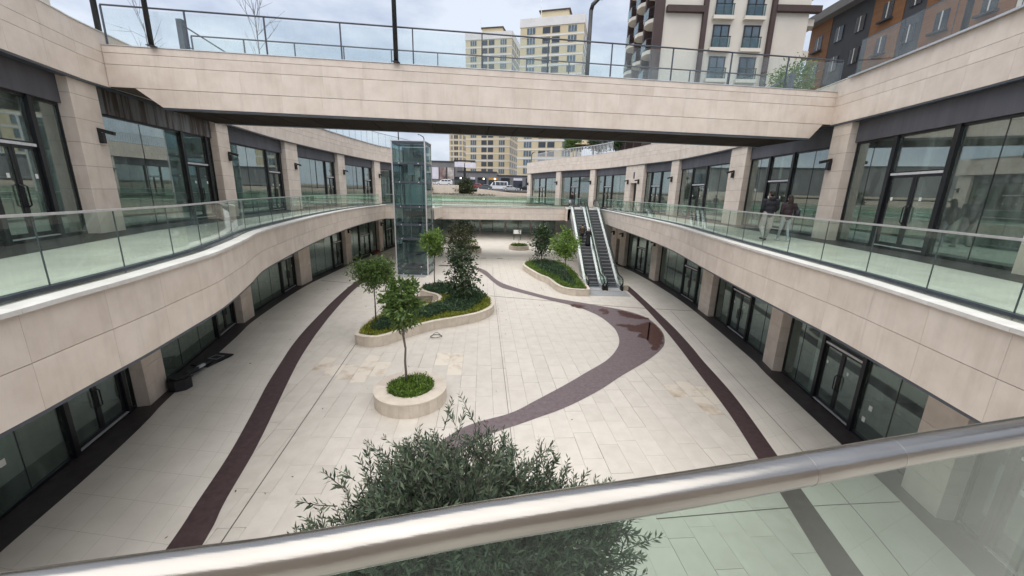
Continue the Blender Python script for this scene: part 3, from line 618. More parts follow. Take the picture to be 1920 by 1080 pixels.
part('steel_edge', 'steel_lip', bt, lambda m: m.ring(BR, 1.42, BL - 1.0, -.25, -.012, 9.39, 9.442, 30)); part('steel_edge', 'steel_lip', bt, lambda m: m.ring(BR, 1.42, BL - 1.0, -depth + .012, -depth + .25, 9.39, 9.442, 30))
for i in range(22):
    a = 1.42 + (BL - 2.42) * i / 22; b = 1.42 + (BL - 2.42) * (i + 1) / 22
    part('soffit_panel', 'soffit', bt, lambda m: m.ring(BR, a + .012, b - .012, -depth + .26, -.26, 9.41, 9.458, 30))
part('coping_strip', 'alu', bt, lambda m: m.ring(BR, 0, BL, -.22, .02, 11.13, 11.15, 30)); part('coping_strip', 'alu', bt, lambda m: m.ring(BR, 0, BL, -depth - .02, -depth + .22, 11.13, 11.15, 30))
part('walkway', 'terrace', bt, lambda m: m.ring(BR, 0, BL, -depth + .23, -.23, 11.05, 11.11, 30))
def post_rail(label, o, n, tall, mat='grey_rail', a=.1, b=None):
    b = b or BL - .1
    t = thing('railing', label, 'railing', (*BR.off(BL / 2, o), 11.15))
    part('top_rail', 'steel_lip', t, lambda m: m.tube([(*BR.off(a, o), 11.15 + tall), (*BR.off(b, o), 11.15 + tall)], .026, 10), smooth=True)
    for i in range(n + 1):
        s = a + (b - a) * i / n; p = BR.off(s, o); bx('post', (*p, 11.15 + tall / 2 - .012), (.04, .04, tall - .024), 'steel_lip', t, .128)
        if i < n:
            s2 = a + (b - a) * (i + 1) / n; q = BR.off((s + s2) / 2, o); bx('glass_panel', (*q, 11.15 + tall / 2 - .03), (s2 - s - .07, .012, tall - .1), 'glass_bridge', t, .1287)
    return t
post_rail('near glass railing on the camera side of the footbridge', -.12, 11, 1.1)
post_rail('rear glass railing on the far side of the footbridge', -depth + .12, 13, 1.22, a=1.0, b=BL - 1.2)

# ------------------------------------------------------------------ planters
def inpoly(P, x, y):
    x = np.asarray(x); y = np.asarray(y); ins = np.zeros(x.shape, bool); n = len(P); j = n - 1
    for i in range(n):
        xi, yi = P[i]; xj, yj = P[j]
        c = ((yi > y) != (yj > y)) & (x < (xj - xi) * (y - yi) / (yj - yi + 1e-12) + xi); ins ^= c; j = i
    return ins
def fastmesh(name, v, f, mat, parent=None, c=None, smooth=False, **k):
    """mesh from arrays of equal sized faces"""
    v = np.asarray(v, np.float32); f = np.asarray(f, np.int32)
    if c is None: c = (v.min(0) + v.max(0)) / 2
    me = bpy.data.meshes.new(name); nf, w = f.shape
    me.vertices.add(len(v)); me.vertices.foreach_set('co', (v - np.asarray(c, np.float32)).ravel())
    me.loops.add(nf * w); me.loops.foreach_set('vertex_index', f.ravel())
    me.polygons.add(nf); me.polygons.foreach_set('loop_start', np.arange(0, nf * w, w, dtype=np.int32))
    me.update(calc_edges=True); me.materials.append(MATS[mat])
    return link(bpy.data.objects.new(name, me), parent, Matrix.Translation([float(x) for x in c]), **k)
def leaves(P, D, L, wd, r, fold=.25):
    """leaf blades: base points, directions, lengths, relative width"""
    n = len(P); D = D / np.linalg.norm(D, axis=1, keepdims=True)
    S = np.cross(D, r.normal(size=(n, 3))); S /= np.linalg.norm(S, axis=1, keepdims=True) + 1e-9; Nn = np.cross(D, S)
    L = np.asarray(L).reshape(-1, 1); w = L * wd
    a = P; b = P + D * L * .45 + S * w * .5 + Nn * w * fold; c = P + D * L; d = P + D * L * .45 - S * w * .5 + Nn * w * fold
    v = np.stack([a, b, c, d], 1).reshape(-1, 3); f = np.arange(4 * n).reshape(n, 4)
    return v, f
def planter(name, label, pts, h=.5, closed_inset=.22, group='stone planters of the courtyard', panel=.42, cover=()):
    cv = Curve(pts, 1, closed=True)
    P = cv.p[:-1]; ar = 0.5 * sum(P[i][0] * P[(i + 1) % len(P)][1] - P[(i + 1) % len(P)][0] * P[i][1] for i in range(len(P)))
    cv.side = 1 if ar > 0 else -1                  # normal points outward
    t = thing(name, label, 'planter', (*P.mean(0), 0), group)
    n = int(cv.len / panel); L = cv.len / n
    for i in range(n): part('stone_panel', 'stone_pale', t, lambda m: m.ring(cv, i * L + .002, (i + 1) * L - .002, -.06, 0, 0, h - .05, .3))
    part('backing_wall', 'joint', t, lambda m: m.ring(cv, 0, cv.len - .001, -.14, -.05, 0, h - .06, .35))
    k = int(cv.len / 1.1); L = cv.len / k
    for i in range(k): part('coping_stone', 'stone_pale', t, lambda m: m.ring(cv, i * L + .001, (i + 1) * L - .001, -closed_inset, .02, h - .05, h, .3))
    inner = [tuple(cv.off(cv.len * i / 80, -closed_inset + .01)) for i in range(80)]
    part('soil', 'soil', t, lambda m: m.poly(inner, .1, h - .09))
    return cv, inner, t
def scatter(poly, n, r):
    P = np.array(poly); lo, hi = P.min(0), P.max(0); q = np.zeros((0, 2))
    while len(q) < n:
        c = lo + (hi - lo) * r.random((n * 2, 2)); q = np.r_[q, c[inpoly(P, c[:, 0], c[:, 1])]]
    return q[:n]
def cover(name, label, xy, z, mat, L, wd, seed, up=.7, hgt=.2):
    r = np.random.default_rng(seed); n = len(xy)
    ph = (np.sin(xy[:, 0] * 3.1 + 1.3) * np.cos(xy[:, 1] * 2.7) * .5 + .5) * .6 + r.random(n) * .6
    P = np.c_[xy, z + ph * hgt * r.random(n)]
    D = np.c_[r.normal(size=(n, 2)), np.abs(r.normal(size=n)) * up * 2 + .1]
    v, f = leaves(P, D, L * (.6 + .8 * r.random(n)), wd, r)
    fastmesh(name, v, f, mat, None, c=(*xy.mean(0), z), label=label, cat='ground cover', kind='stuff')
r0 = np.random.default_rng(3)
P1 = [(-7.36, 17.25), (-7.0, 16.85), (-6.35, 16.72), (-5.8, 17.05), (-5.1, 18.0), (-4.06, 19.15), (-2.8, 20.0), (-1.75, 20.9), (-1.15, 22.1), (-1.15, 23.6), (-1.7, 25.0), (-2.9, 26.2), (-4.6, 27.2), (-6.1, 27.0), (-6.45, 26.2), (-5.9, 25.3), (-5.0, 24.6), (-4.6, 23.6), (-4.9, 22.6), (-5.9, 21.8), (-6.9, 20.6), (-7.45, 19.0)]
cv1, in1, pl1 = planter('planter', 'long wavy stone planter with trees in the middle of the courtyard', P1)
xy = scatter(in1, 26000, r0); dist = np.min(np.linalg.norm(xy[:, None, :] - np.array(in1)[None, ::2, :], axis=2), axis=1)
front = (xy[:, 1] < 24.5)
edge = (dist < .55 + .3 * np.sin(xy[:, 0] * 2.3) * np.cos(xy[:, 1] * 1.7)) & front
cover('ground_cover', 'yellow green low plants along the rim of the long planter', xy[edge], .42, 'cover_yellow', .13, .22, 11, hgt=.22)
cover('ground_cover', 'dark green shrubs filling the long planter', xy[~edge], .42, 'cover_dark', .17, .3, 12, hgt=.42)
# slatted bench in the bay of the long planter
bt2 = thing('bench', 'wooden slatted bench in the bay of the long planter', 'bench', (-5.35, 23.5, 0))
for i in range(9): bx('slat', (-5.5 - .03 * i, 22.55 + .2 * i, .44), (1.3, .12, .045), 'wood', bt2, R(12))
for dx in (-.55, .35): bx('support', (-5.6 + dx, 23.4, .21), (.1, 1.7, .41), 'steel_lip', bt2, R(10))
RC = (-3.42, 12.2)
cvr, inr, plr = planter('planter', 'round stone planter with one slender tree, nearest in the courtyard', [(RC[0] + 1.22 * math.cos(a), RC[1] + 1.22 * math.sin(a)) for a in np.arange(0, 2 * math.pi, math.pi / 6)], closed_inset=.46, panel=.32)
xy = scatter(inr, 5200, r0); cover('ground_cover', 'bright green cushion of plants in the round planter', xy, .42, 'cover_green', .11, .3, 13, hgt=.24)
P2 = [(1.0, 36.6), (1.2, 35.2), (2.1, 32.2), (2.85, 30.6), (3.2, 28.8), (3.7, 27.5), (4.5, 27.0), (5.3, 26.95), (5.62, 27.3), (5.62, 30), (5.6, 34), (5.2, 37), (4.2, 39), (2.6, 39.2), (1.4, 38.2)]
cv2, in2, pl2 = planter('planter', 'curved stone planter beside the escalators', P2)
xy = scatter(in2, 15000, r0); dist = np.min(np.linalg.norm(xy[:, None, :] - np.array(in2)[None, ::2, :], axis=2), axis=1); e2 = dist < .7
cover('ground_cover', 'yellow green plants along the rim of the planter by the escalators', xy[e2], .42, 'cover_green', .16, .2, 14, hgt=.3); cover('ground_cover', 'darker plants inside the planter by the escalators', xy[~e2], .42, 'cover_dark', .17, .3, 15, hgt=.3)
fars = [((.75, 50.0), 1.3, 'small round planter on the far paving, right of centre'), ((-5.3, 46.4), 1.5, 'rounded planter on the far paving, left and nearer'), ((-6.4, 52.5), 1.6, 'rounded planter on the far paving, left and farther')]
for i, (c, rr, lab) in enumerate(fars):
    _, inn, _t = planter('planter', lab, [(c[0] + rr * math.cos(a), c[1] + rr * math.sin(a)) for a in np.arange(0, 2 * math.pi, math.pi / 5)], panel=.6)
    xy = scatter(inn, 2200, r0); cover('ground_cover', 'green plants in the ' + lab.split(' on ')[0] + (' right of centre', ' left and nearer', ' left and farther')[i], xy, .42, 'cover_green', .2, .3, 20 + i, hgt=.2)

# ------------------------------------------------------------------ trees
def tree(name, label, base, crown, mat, nleaf, L, wd, seed, trunk_r=.045, bark='bark', lean=(0, 0), group='trees of the courtyard planters', clumps=40, low=0.0, cat='tree', shape='ball', nb=12, hollow=.55):
    """tapered trunk and limbs, leaves grouped in clumps through the crown's volume; crown = centre z, half height, radius"""
    r = np.random.default_rng(seed); b = np.array(base, float); cz, hh, rad = crown
    t = thing(name, label, cat, base, group)
    top = np.array([b[0] + lean[0], b[1] + lean[1], cz + hh * .35])
    pts = [b + (top - b) * u + np.r_[r.normal(0, .008 * (1 + rad), 2), 0] * (0 < u < 1) for u in np.linspace(0, 1, 8)]; pts[0] = b
    part('trunk', bark, t, lambda m: m.tube(pts, [trunk_r * (1 - .75 * i / 7) for i in range(8)], 8), smooth=True)
    C = np.array([b[0] + lean[0], b[1] + lean[1], cz]); cl = []
    while len(cl) < clumps:
        q = r.uniform(-1, 1, 3); d = np.linalg.norm(q)
        if d > 1 or d < hollow * r.random(): continue
        if shape == 'cone': q[:2] *= (.35 + .65 * (1 - (q[2] + 1) / 2) ** .8)
        cl.append(C + q * [rad, rad, hh] * (.75 + .35 * r.random()))
    cl = np.array(cl)
    m = MB()
    for q in cl[:nb]:
        u = np.clip((q[2] - b[2]) / (top[2] - b[2]) - .25, .3, .95); s = b + (top - b) * u
        m.tube([s, (s + q) / 2 + [0, 0, .06 * rad], q], [trunk_r * .45, trunk_r * .28, trunk_r * .1], 5)
    m.build('branches', bark, t)
    k = r.integers(0, len(cl), nleaf); sp = .30 * rad * (.6 + .7 * r.random(len(cl)))
    P = cl[k] + r.normal(size=(nleaf, 3)) * sp[k, None] * .62
    D = (P - C) * .5 / rad + r.normal(size=(nleaf, 3)) * .55 + [0, 0, -.1]
    v, f = leaves(P, D, L * (.6 + .7 * r.random(nleaf)), wd, r)
    fastmesh('crown', v, f, mat, t)
    return t
tree('tree', 'round headed tree at the left tip of the long planter', (-7.02, 19.1, .4), (3.02, .72, .92), 'leaf_tree', 5200, .15, .42, 31, clumps=60)
tree('tree', 'slender tree growing from the round planter', (-3.62, 12.4, .4), (3.45, .85, .62), 'leaf_tree', 2600, .17, .42, 32, trunk_r=.05, clumps=34)
tree('tree', 'light green round headed tree in front of the glass lift', (-5.25, 25.6, .4), (3.75, .8, .85), 'leaf_bright', 2800, .17, .4, 33, trunk_r=.045, clumps=40)
tree('magnolia', 'dark glossy leaved evergreen tree in the long planter', (-3.1, 23.2, .4), (2.35, 1.75, 1.3), 'leaf_magnolia', 1550, .24, .45, 34, trunk_r=.06, clumps=55, shape='cone', nb=20, hollow=.1)
tree('tree', 'reddish green sparse tree behind the dark evergreen', (-3.6, 26.0, .4), (3.9, .95, 1.05), 'leaf_red', 2100, .17, .4, 35, clumps=40)
tree('tree', 'bright green round tree in the planter beside the escalators', (4.2, 30.5, .4), (3.25, 1.08, 1.0), 'leaf_bright', 3400, .2, .45, 36, clumps=55)
tree('magnolia', 'dark narrow evergreen tree in the planter beside the escalators', (2.75, 36.8, .4), (2.75, 2.0, 1.1), 'leaf_magnolia', 1600, .28, .45, 37, trunk_r=.06, clumps=50, shape='cone', nb=20, hollow=.1)
tree('tree', 'dark small tree in the far left planter', (-6.0, 47, .4), (2.9, 1.2, 1.2), 'leaf_magnolia', 1500, .26, .45, 38, clumps=36)
tree('tree', 'bare thin sapling in the small far round planter', (.75, 50, .4), (2.6, .7, .25), 'leaf_red', 60, .15, .4, 39, trunk_r=.03, clumps=12)
# olive tree in the foreground
def olive():
    r = np.random.default_rng(5); base = np.array([-.3, 3.35, 0.0])
    t = thing('olive_tree', 'grey green olive tree just below the foreground handrail', 'tree', tuple(base))
    C = np.array([-.36, 3.0, 3.36]); RX, RY, RZ = 1.58, 1.25, 1.27
    part('trunk', 'bark_olive', t, lambda m: m.tube([base, base + [.05, 0, .8], base + [-.04, -.1, 1.6], base + [0, -.2, 2.4]], [.13, .11, .09, .07], 10), smooth=True)
    fork = base + [0, -.2, 2.2]; lim = MB(); tw = MB(); V = []; F = []; nf = 0
    ends = []
    while len(ends) < 185:
        q = r.normal(size=3); q /= np.linalg.norm(q)
        if q[2] < -.55: continue
        ends.append(C + q * [RX, RY, RZ] * (.35 + .58 * r.random()))
    for i, e in enumerate(ends):
        m1 = (fork + e) / 2 + r.normal(0, .12, 3) + [0, 0, .15]
        if i < 46: lim.tube([fork, m1, e], [.035, .02, .008], 5)
    tips = []
    for e in ends:
        for j in range(25):
            d = (e - C) / [RX, RY, RZ]; d = d / (np.linalg.norm(d) + 1e-6) * .9 + r.normal(0, .62, 3) + [0, 0, .18]
            d /= np.linalg.norm(d); s = e + r.normal(0, .15, 3); ln = .2 + .2 * r.random()
            b = r.normal(0, .22, 3) + [0, 0, .12]
            path = [s, s + d * ln * .5 + b * ln * .1, s + d * ln + b * ln * .35]
            tw.tube(path, [.006, .0045, .002], 3, cap=False)
            n = int(ln / .017); u = np.linspace(.12, 1, n)[:, None]
            p = (1 - u) ** 2 * path[0] + 2 * u * (1 - u) * path[1] + u * u * path[2]
            tdir = (path[2] - path[0]) / ln
            side = np.cross(tdir, r.normal(size=3)); side /= np.linalg.norm(side); s2 = np.cross(tdir, side)
            a = np.arange(n) * math.pi + (np.arange(n) // 2) * 1.57 + r.normal(0, .35, n)
            D = tdir * .95 + (np.cos(a)[:, None] * side + np.sin(a)[:, None] * s2) * .85 + r.normal(0, .12, (n, 3))
            L = (.068 + .042 * r.random(n)) * (1 - .35 * u[:, 0] ** 3)
            v, f = leaves(p, D, L, .24, r, fold=.1); V.append(v); F.append(f + nf); nf += len(v)
    lim.build('limbs', 'bark_olive', t); tw.build('twigs', 'bark_olive', t)
    fastmesh('crown', np.concatenate(V), np.concatenate(F), 'leaf_olive', t)
olive()

# ------------------------------------------------------------------ glass lift
X0, X1, Y0, Y1, ZT = -9.9, -7.25, 32.65, 34.9, 10.86
lf = thing('lift_tower', 'free standing glass lift shaft with steel frame in the courtyard', 'lift', ((X0 + X1) / 2, (Y0 + Y1) / 2, 0))
for x in (X0, X1):
    for y in (Y0, Y1): bx('corner_post', (x, y, ZT / 2), (.09, .09, ZT), 'alu', lf)
zs = [.08, .72, 3.1, 4.28, 5.75, 7.7, 9.17, ZT - .1]
for k, z in enumerate(zs):
    for y in (Y0, Y1): bx('cross_beam', ((X0 + X1) / 2, y, z), (X1 - X0 - .095, .10, .16), 'steel_lip', lf)
    for x in (X0, X1): bx('cross_beam', (x, (Y0 + Y1) / 2, z), (.10, Y1 - Y0 - .095, .16), 'steel_lip', lf)
    if k < len(zs) - 1:
        h = zs[k + 1] - z - .17; zc = (z + zs[k + 1]) / 2
        for y in (Y0 - .02, Y1 + .02): bx('glass_panel', ((X0 + X1) / 2, y, zc), (X1 - X0 - .12, .016, h), 'glass_lift', lf)
        for x in (X0 - .02, X1 + .02): bx('glass_panel', (x, (Y0 + Y1) / 2, zc), (.016, Y1 - Y0 - .12, h), 'glass_lift', lf)
        for x in (X0 + .55, X1 - .55): bx('glass_clamp', (x, Y0 - .04, z + .02), (.09, .03, .09), 'alu', lf)
bx('roof', ((X0 + X1) / 2, (Y0 + Y1) / 2, ZT + .03), (X1 - X0 + .16, Y1 - Y0 + .16, .06), 'alu', lf)
for x in (X0 + .42, X1 - .42): bx('guide_rail', (x, Y1 - .5, ZT / 2), (.08, .12, ZT - .6), 'steel_lip', lf)
for x in (X0 + .8, X1 - .8): bx('guide_rail', (x, Y1 - .15, ZT / 2), (.05, .08, ZT - .6), 'alu', lf)
cb = bx('lift_cabin', (-8.58, 33.75, 1.72), (1.55, 1.4, .12), 'steel_lip', lf)
surf('cabin_glass', (.55, .66, .62), (.45, .56, .52), scale=.6, rough=.3)
bx('cabin_wall', (-8.58, 34.4, 1.75), (1.5, .05, 2.1), 'cabin_glass', lf); bx('cabin_roof', (-8.58, 33.75, 2.85), (1.7, 1.5, .18), 'frame', lf); bx('cabin_floor', (-8.58, 33.75, .66), (1.6, 1.4, .1), 'frame', lf)
for k in range(6): bx('pulley', (-9.2 + .25 * k, 33.4, 3.0), (.14, .3, .12), 'frame', lf)
bx('landing_door', (-8.58, Y1 - .06, 6.72), (1.9, .06, 1.75), 'cabin_glass', lf); bx('back_panel', (-8.58, Y1 - .06, 9.97), (2.1, .05, 1.25), 'cabin_glass', lf); bx('counterweight', (-8.9, Y1 - .3, 8.9), (.5, .2, 1.1), 'alu', lf); bx('machine_box', (-8.2, 33.9, 9.9), (.5, .5, .45), 'steel_lip', lf); bx('landing_sill', (-8.58, Y1 - .3, 5.1), (2.1, .5, .5), 'frame', lf)
bx('threshold_plate', (-8.58, Y0 - .5, .02), (2.5, .9, .03), 'alu', lf)
ld = thing('lift_landing', 'stone edged landing joining the lift to the far gallery', 'landing', (-8.5, 37, ZFB))
bx('slab', (-8.55, 36.95, ZG - .1), (2.9, 4.0, .2), 'gallery_tile', ld); bx('edge_panel', (-7.07, 36.95, 5.1), (.06, 3.9, 1.0), 'stone', ld); bx('edge_panel', (-10.03, 36.95, 5.1), (.06, 3.9, 1.0), 'stone', ld); bx('glass_panel', (-7.1, 37.2, 6.15), (.016, 3.6, 1.0), 'glass_rail', ld); bx('glass_panel', (-10.0, 37.2, 6.15), (.016, 3.6, 1.0), 'glass_rail', ld)

# ------------------------------------------------------------------ escalators
PATH = [(28.95, .06), (30.0, .06), (30.5, .22), (39.35, 5.33), (39.9, 5.6), (41.6, 5.62)]
def swp(m, x0, x1, d0, d1, path=PATH):
    n = len(path); v = []
    for y, z in path: v += [(x0, y, z + d0), (x1, y, z + d0), (x1, y, z + d1), (x0, y, z + d1)]
    f = [(3, 2, 1, 0), (4 * n - 4, 4 * n - 3, 4 * n - 2, 4 * n - 1)]
    for i in range(n - 1):
        for j in range(4): f.append((4 * i + j, 4 * i + (j + 1) % 4, 4 * i + 4 + (j + 1) % 4, 4 * i + 4 + j))
    m.add(v, f)
surf('landing_grey', (.36, .37, .38), (.30, .31, .32), scale=5, rough=.45)
def escalator(x0, x1, label):
    t = thing('escalator', label, 'escalator', ((x0 + x1) / 2, 29, 0), 'pair of escalators')
    part('truss', 'steel_lip', t, lambda m: swp(m, x0 + .02, x1 - .02, -1.0, -.3, [(29.9, .45), (30.5, .5), (39.35, 5.3), (41.2, 5.55)]))
    part('side_cladding', 'alu', t, lambda m: swp(m, x0, x0 + .02, -.75, .2, PATH[1:-1])); part('side_cladding', 'stainless', t, lambda m: swp(m, x1 - .02, x1, -.75, .2, PATH[1:-1]))
    a, b = x0 + .19, x1 - .19
    bx('landing_plate', ((a + b) / 2, 29.0, .04), (b - a, .9, .05), 'alu', t); bx('landing_plate', ((a + b) / 2, 40.8, 5.6), (b - a, 1.6, .05), 'alu', t)
    y, z = 29.45, .07; k = 0
    while z < 5.62:
        st = bx('step', ((a + b) / 2, y + .2, z - .12), (b - a - .01, .395, .24), 'step', t)
        bx('step_edge', ((a + b) / 2, y + .012, z - .004), (b - a - .02, .02, .014), 'alu', st)
        y += .4; k += 1; z += 0 if k < 2 else .2309
    for s, (c, d) in enumerate(((x0, x0 + .19), (x1 - .19, x1))):
        part('skirt_deck', 'alu', t, lambda m: swp(m, c + (.02 if s == 0 else 0), d - (.02 if s else 0), .0, .26))
        xm = (c + d) / 2
        part('glass_side', 'glass_rail', t, lambda m: swp(m, xm - .007, xm + .007, .26, .88, PATH))
        hp = [(xm, 29.2, .34), (xm, 28.86, .40), (xm, 28.68, .62), (xm, 28.80, .88), (xm, 29.1, .98)] + [(xm, q[0], q[1] + .95) for q in PATH[1:]] + [(xm, 42.0, 6.4), (xm, 42.0, 6.05)]
        part('handrail', 'rubber', t, lambda m: m.tube(hp, .05, 8), smooth=True)
        bx('newel_base', (xm, 28.95, .16), (.19, .36, .32), 'rubber', t)
    return t
escalator(5.72, 7.08, 'left escalator of the pair, carrying two riders'); escalator(7.14, 8.5, 'right escalator of the pair, empty')
bx('landing_mat', (7.15, 27.85, .012), (2.95, 1.35, .012), 'landing_grey', None, label='grey metal landing plate at the foot of the escalators', cat='floor plate')
bx('stone_plinth', (8.75, 30.0, .2), (.4, 2.0, .4), 'stone_pale', None, label='low stone plinth beside the right escalator', cat='plinth')

# ------------------------------------------------------------------ small things on the paving
hs = thing('hose_coil', 'small coil of grey hose lying on the paving before the long planter', 'hose', (-3.72, 18.2, 0))
part('coil', 'hose_grey', hs, lambda m: m.tube([(-3.72 + (.27 + .03 * math.sin(i * .7)) * math.cos(i * .35), 18.2 + (.27 + .02 * math.cos(i * 1.1)) * math.sin(i * .35), .03 + .003 * (i % 18)) for i in range(54)], .014, 5), smooth=True)
part('loose_loop', 'hose_grey', hs, lambda m: m.tube([(-3.95 + .45 * u, 18.05 + .3 * u, .03 + .22 * math.sin(math.pi * u)) for u in np.linspace(0, 1, 12)], .013, 5), smooth=True)
rl = np.random.default_rng(77); n_ = 170; ctr = np.array([(-7.0, 19), (-3.5, 12.3), (-3, 22), (-.3, 4.5), (3.6, 28), (-9, 24)])
q_ = ctr[rl.integers(0, 6, n_)] + rl.normal(0, 2.2, (n_, 2)); v, f = leaves(np.c_[q_, np.full(n_, .016)], np.c_[rl.normal(size=(n_, 2)), rl.random(n_) * .15], .05 + .05 * rl.random(n_), .5, rl)
fastmesh('fallen_leaves', v, f, 'dry_leaf', None, c=(-2, 15, .012), label='scattered dry leaves on the courtyard paving', cat='leaves', kind='stuff')
bh = thing('basketball_hoop', 'black portable basketball hoop lying fallen beside the left shop window', 'basketball hoop', (-11.75, 12.6, 0))
hx = [(-11.78 + .36 * math.cos(a), 12.58 + .36 * math.sin(a)) for a in np.arange(.3, 6.5, math.pi / 4)][:8]
m = MB(); m.poly(hx, .02, .42); m.poly([(-11.78 + (x + 11.78) * .8, 12.58 + (y - 12.58) * .8) for x, y in hx], .42, .50); m.build('base', 'black_plastic', bh)
bar('pole', (-11.85, 12.9, .35), (-12.2, 14.6, .12), .08, .08, 'black_plastic', bh); bar('pole_sleeve', (-12.02, 13.7, .26), (-12.10, 14.1, .21), .1, .1, 'white_line', bh)
bb = bx('backboard', (-12.35, 14.85, .06), (.78, 1.25, .05), 'black_plastic', bh, R(-8))
for dx, dy, w, l_ in ((0, .12, .4, .03), (-.2, .3, .03, .36), (.2, .3, .03, .36), (0, .48, .4, .03)): bx('board_line', (-12.35 + dx, 14.75 + dy, .088), (w, l_, .004), 'white_line', bb, R(-8))
part('rim', 'black_plastic', bh, lambda m: m.tube([(-12.25 + .22 * math.cos(a), 14.05 + .22 * math.sin(a), .12) for a in np.linspace(0, 2 * math.pi, 18)], .012, 5)); bar('strut', (-11.7, 12.95, .3), (-12.0, 13.9, .1), .04, .04, 'steel_lip', bh); bar('strut', (-12.05, 12.95, .3), (-12.35, 14.1, .1), .04, .04, 'steel_lip', bh)
surf('brick_red', (.35, .10, .09), (.25, .07, .07), scale=3, rough=.7)
dsp = thing('display_board', 'white display stand in the shade under the far deck', 'display stand', (.6, 60, 0))
bx('panel', (.6, 60, 1.25), (1.15, .12, .6), 'sticker', dsp); bx('leg', (.1, 60, .45), (.08, .1, .9), 'frame', dsp); bx('leg', (1.1, 60, .45), (.08, .1, .9), 'frame', dsp)
bx('red_crate', (*LL.off(41.6, .1), .19), (.7, .35, .35), 'brick_red', None, label='reddish crate by the far left lower shopfront', cat='crate')

# ------------------------------------------------------------------ people
for nm, c in (('skin', (.50, .32, .24)), ('hair_dark', (.02, .015, .012)), ('jacket_navy', (.010, .011, .018)), ('jacket_plum', (.03, .017, .022)), ('jacket_camo', (.06, .045, .03)), ('trousers_light', (.42, .40, .395)), ('jeans_pale', (.36, .39, .43)), ('jeans_blue', (.06, .10, .18)), ('cloth_black', (.012, .012, .016)), ('shoe_dark', (.02, .02, .02)), ('shoe_white', (.7, .7, .7)), ('hat_white', (.62, .60, .58)), ('bag_white', (.75, .75, .76)), ('bag_dark', (.03, .03, .045))):
    surf(nm, c, tuple(x * .8 for x in c), scale=14, rough=.75)
def ell(m, c, r, n=12):
    prof = [(math.sin(math.pi * i / n), -math.cos(math.pi * i / n)) for i in range(n + 1)]
    v = [(c[0] + r[0] * max(a, .02) * math.cos(2 * math.pi * k / n), c[1] + r[1] * max(a, .02) * math.sin(2 * math.pi * k / n), c[2] + r[2] * b) for a, b in prof for k in range(n)]
    f = [(i * n + k, i * n + (k + 1) % n, (i + 1) * n + (k + 1) % n, (i + 1) * n + k) for i in range(n) for k in range(n)] + [tuple(range(n - 1, -1, -1)), tuple(n * n + k for k in range(n))]
    m.add(v, f)
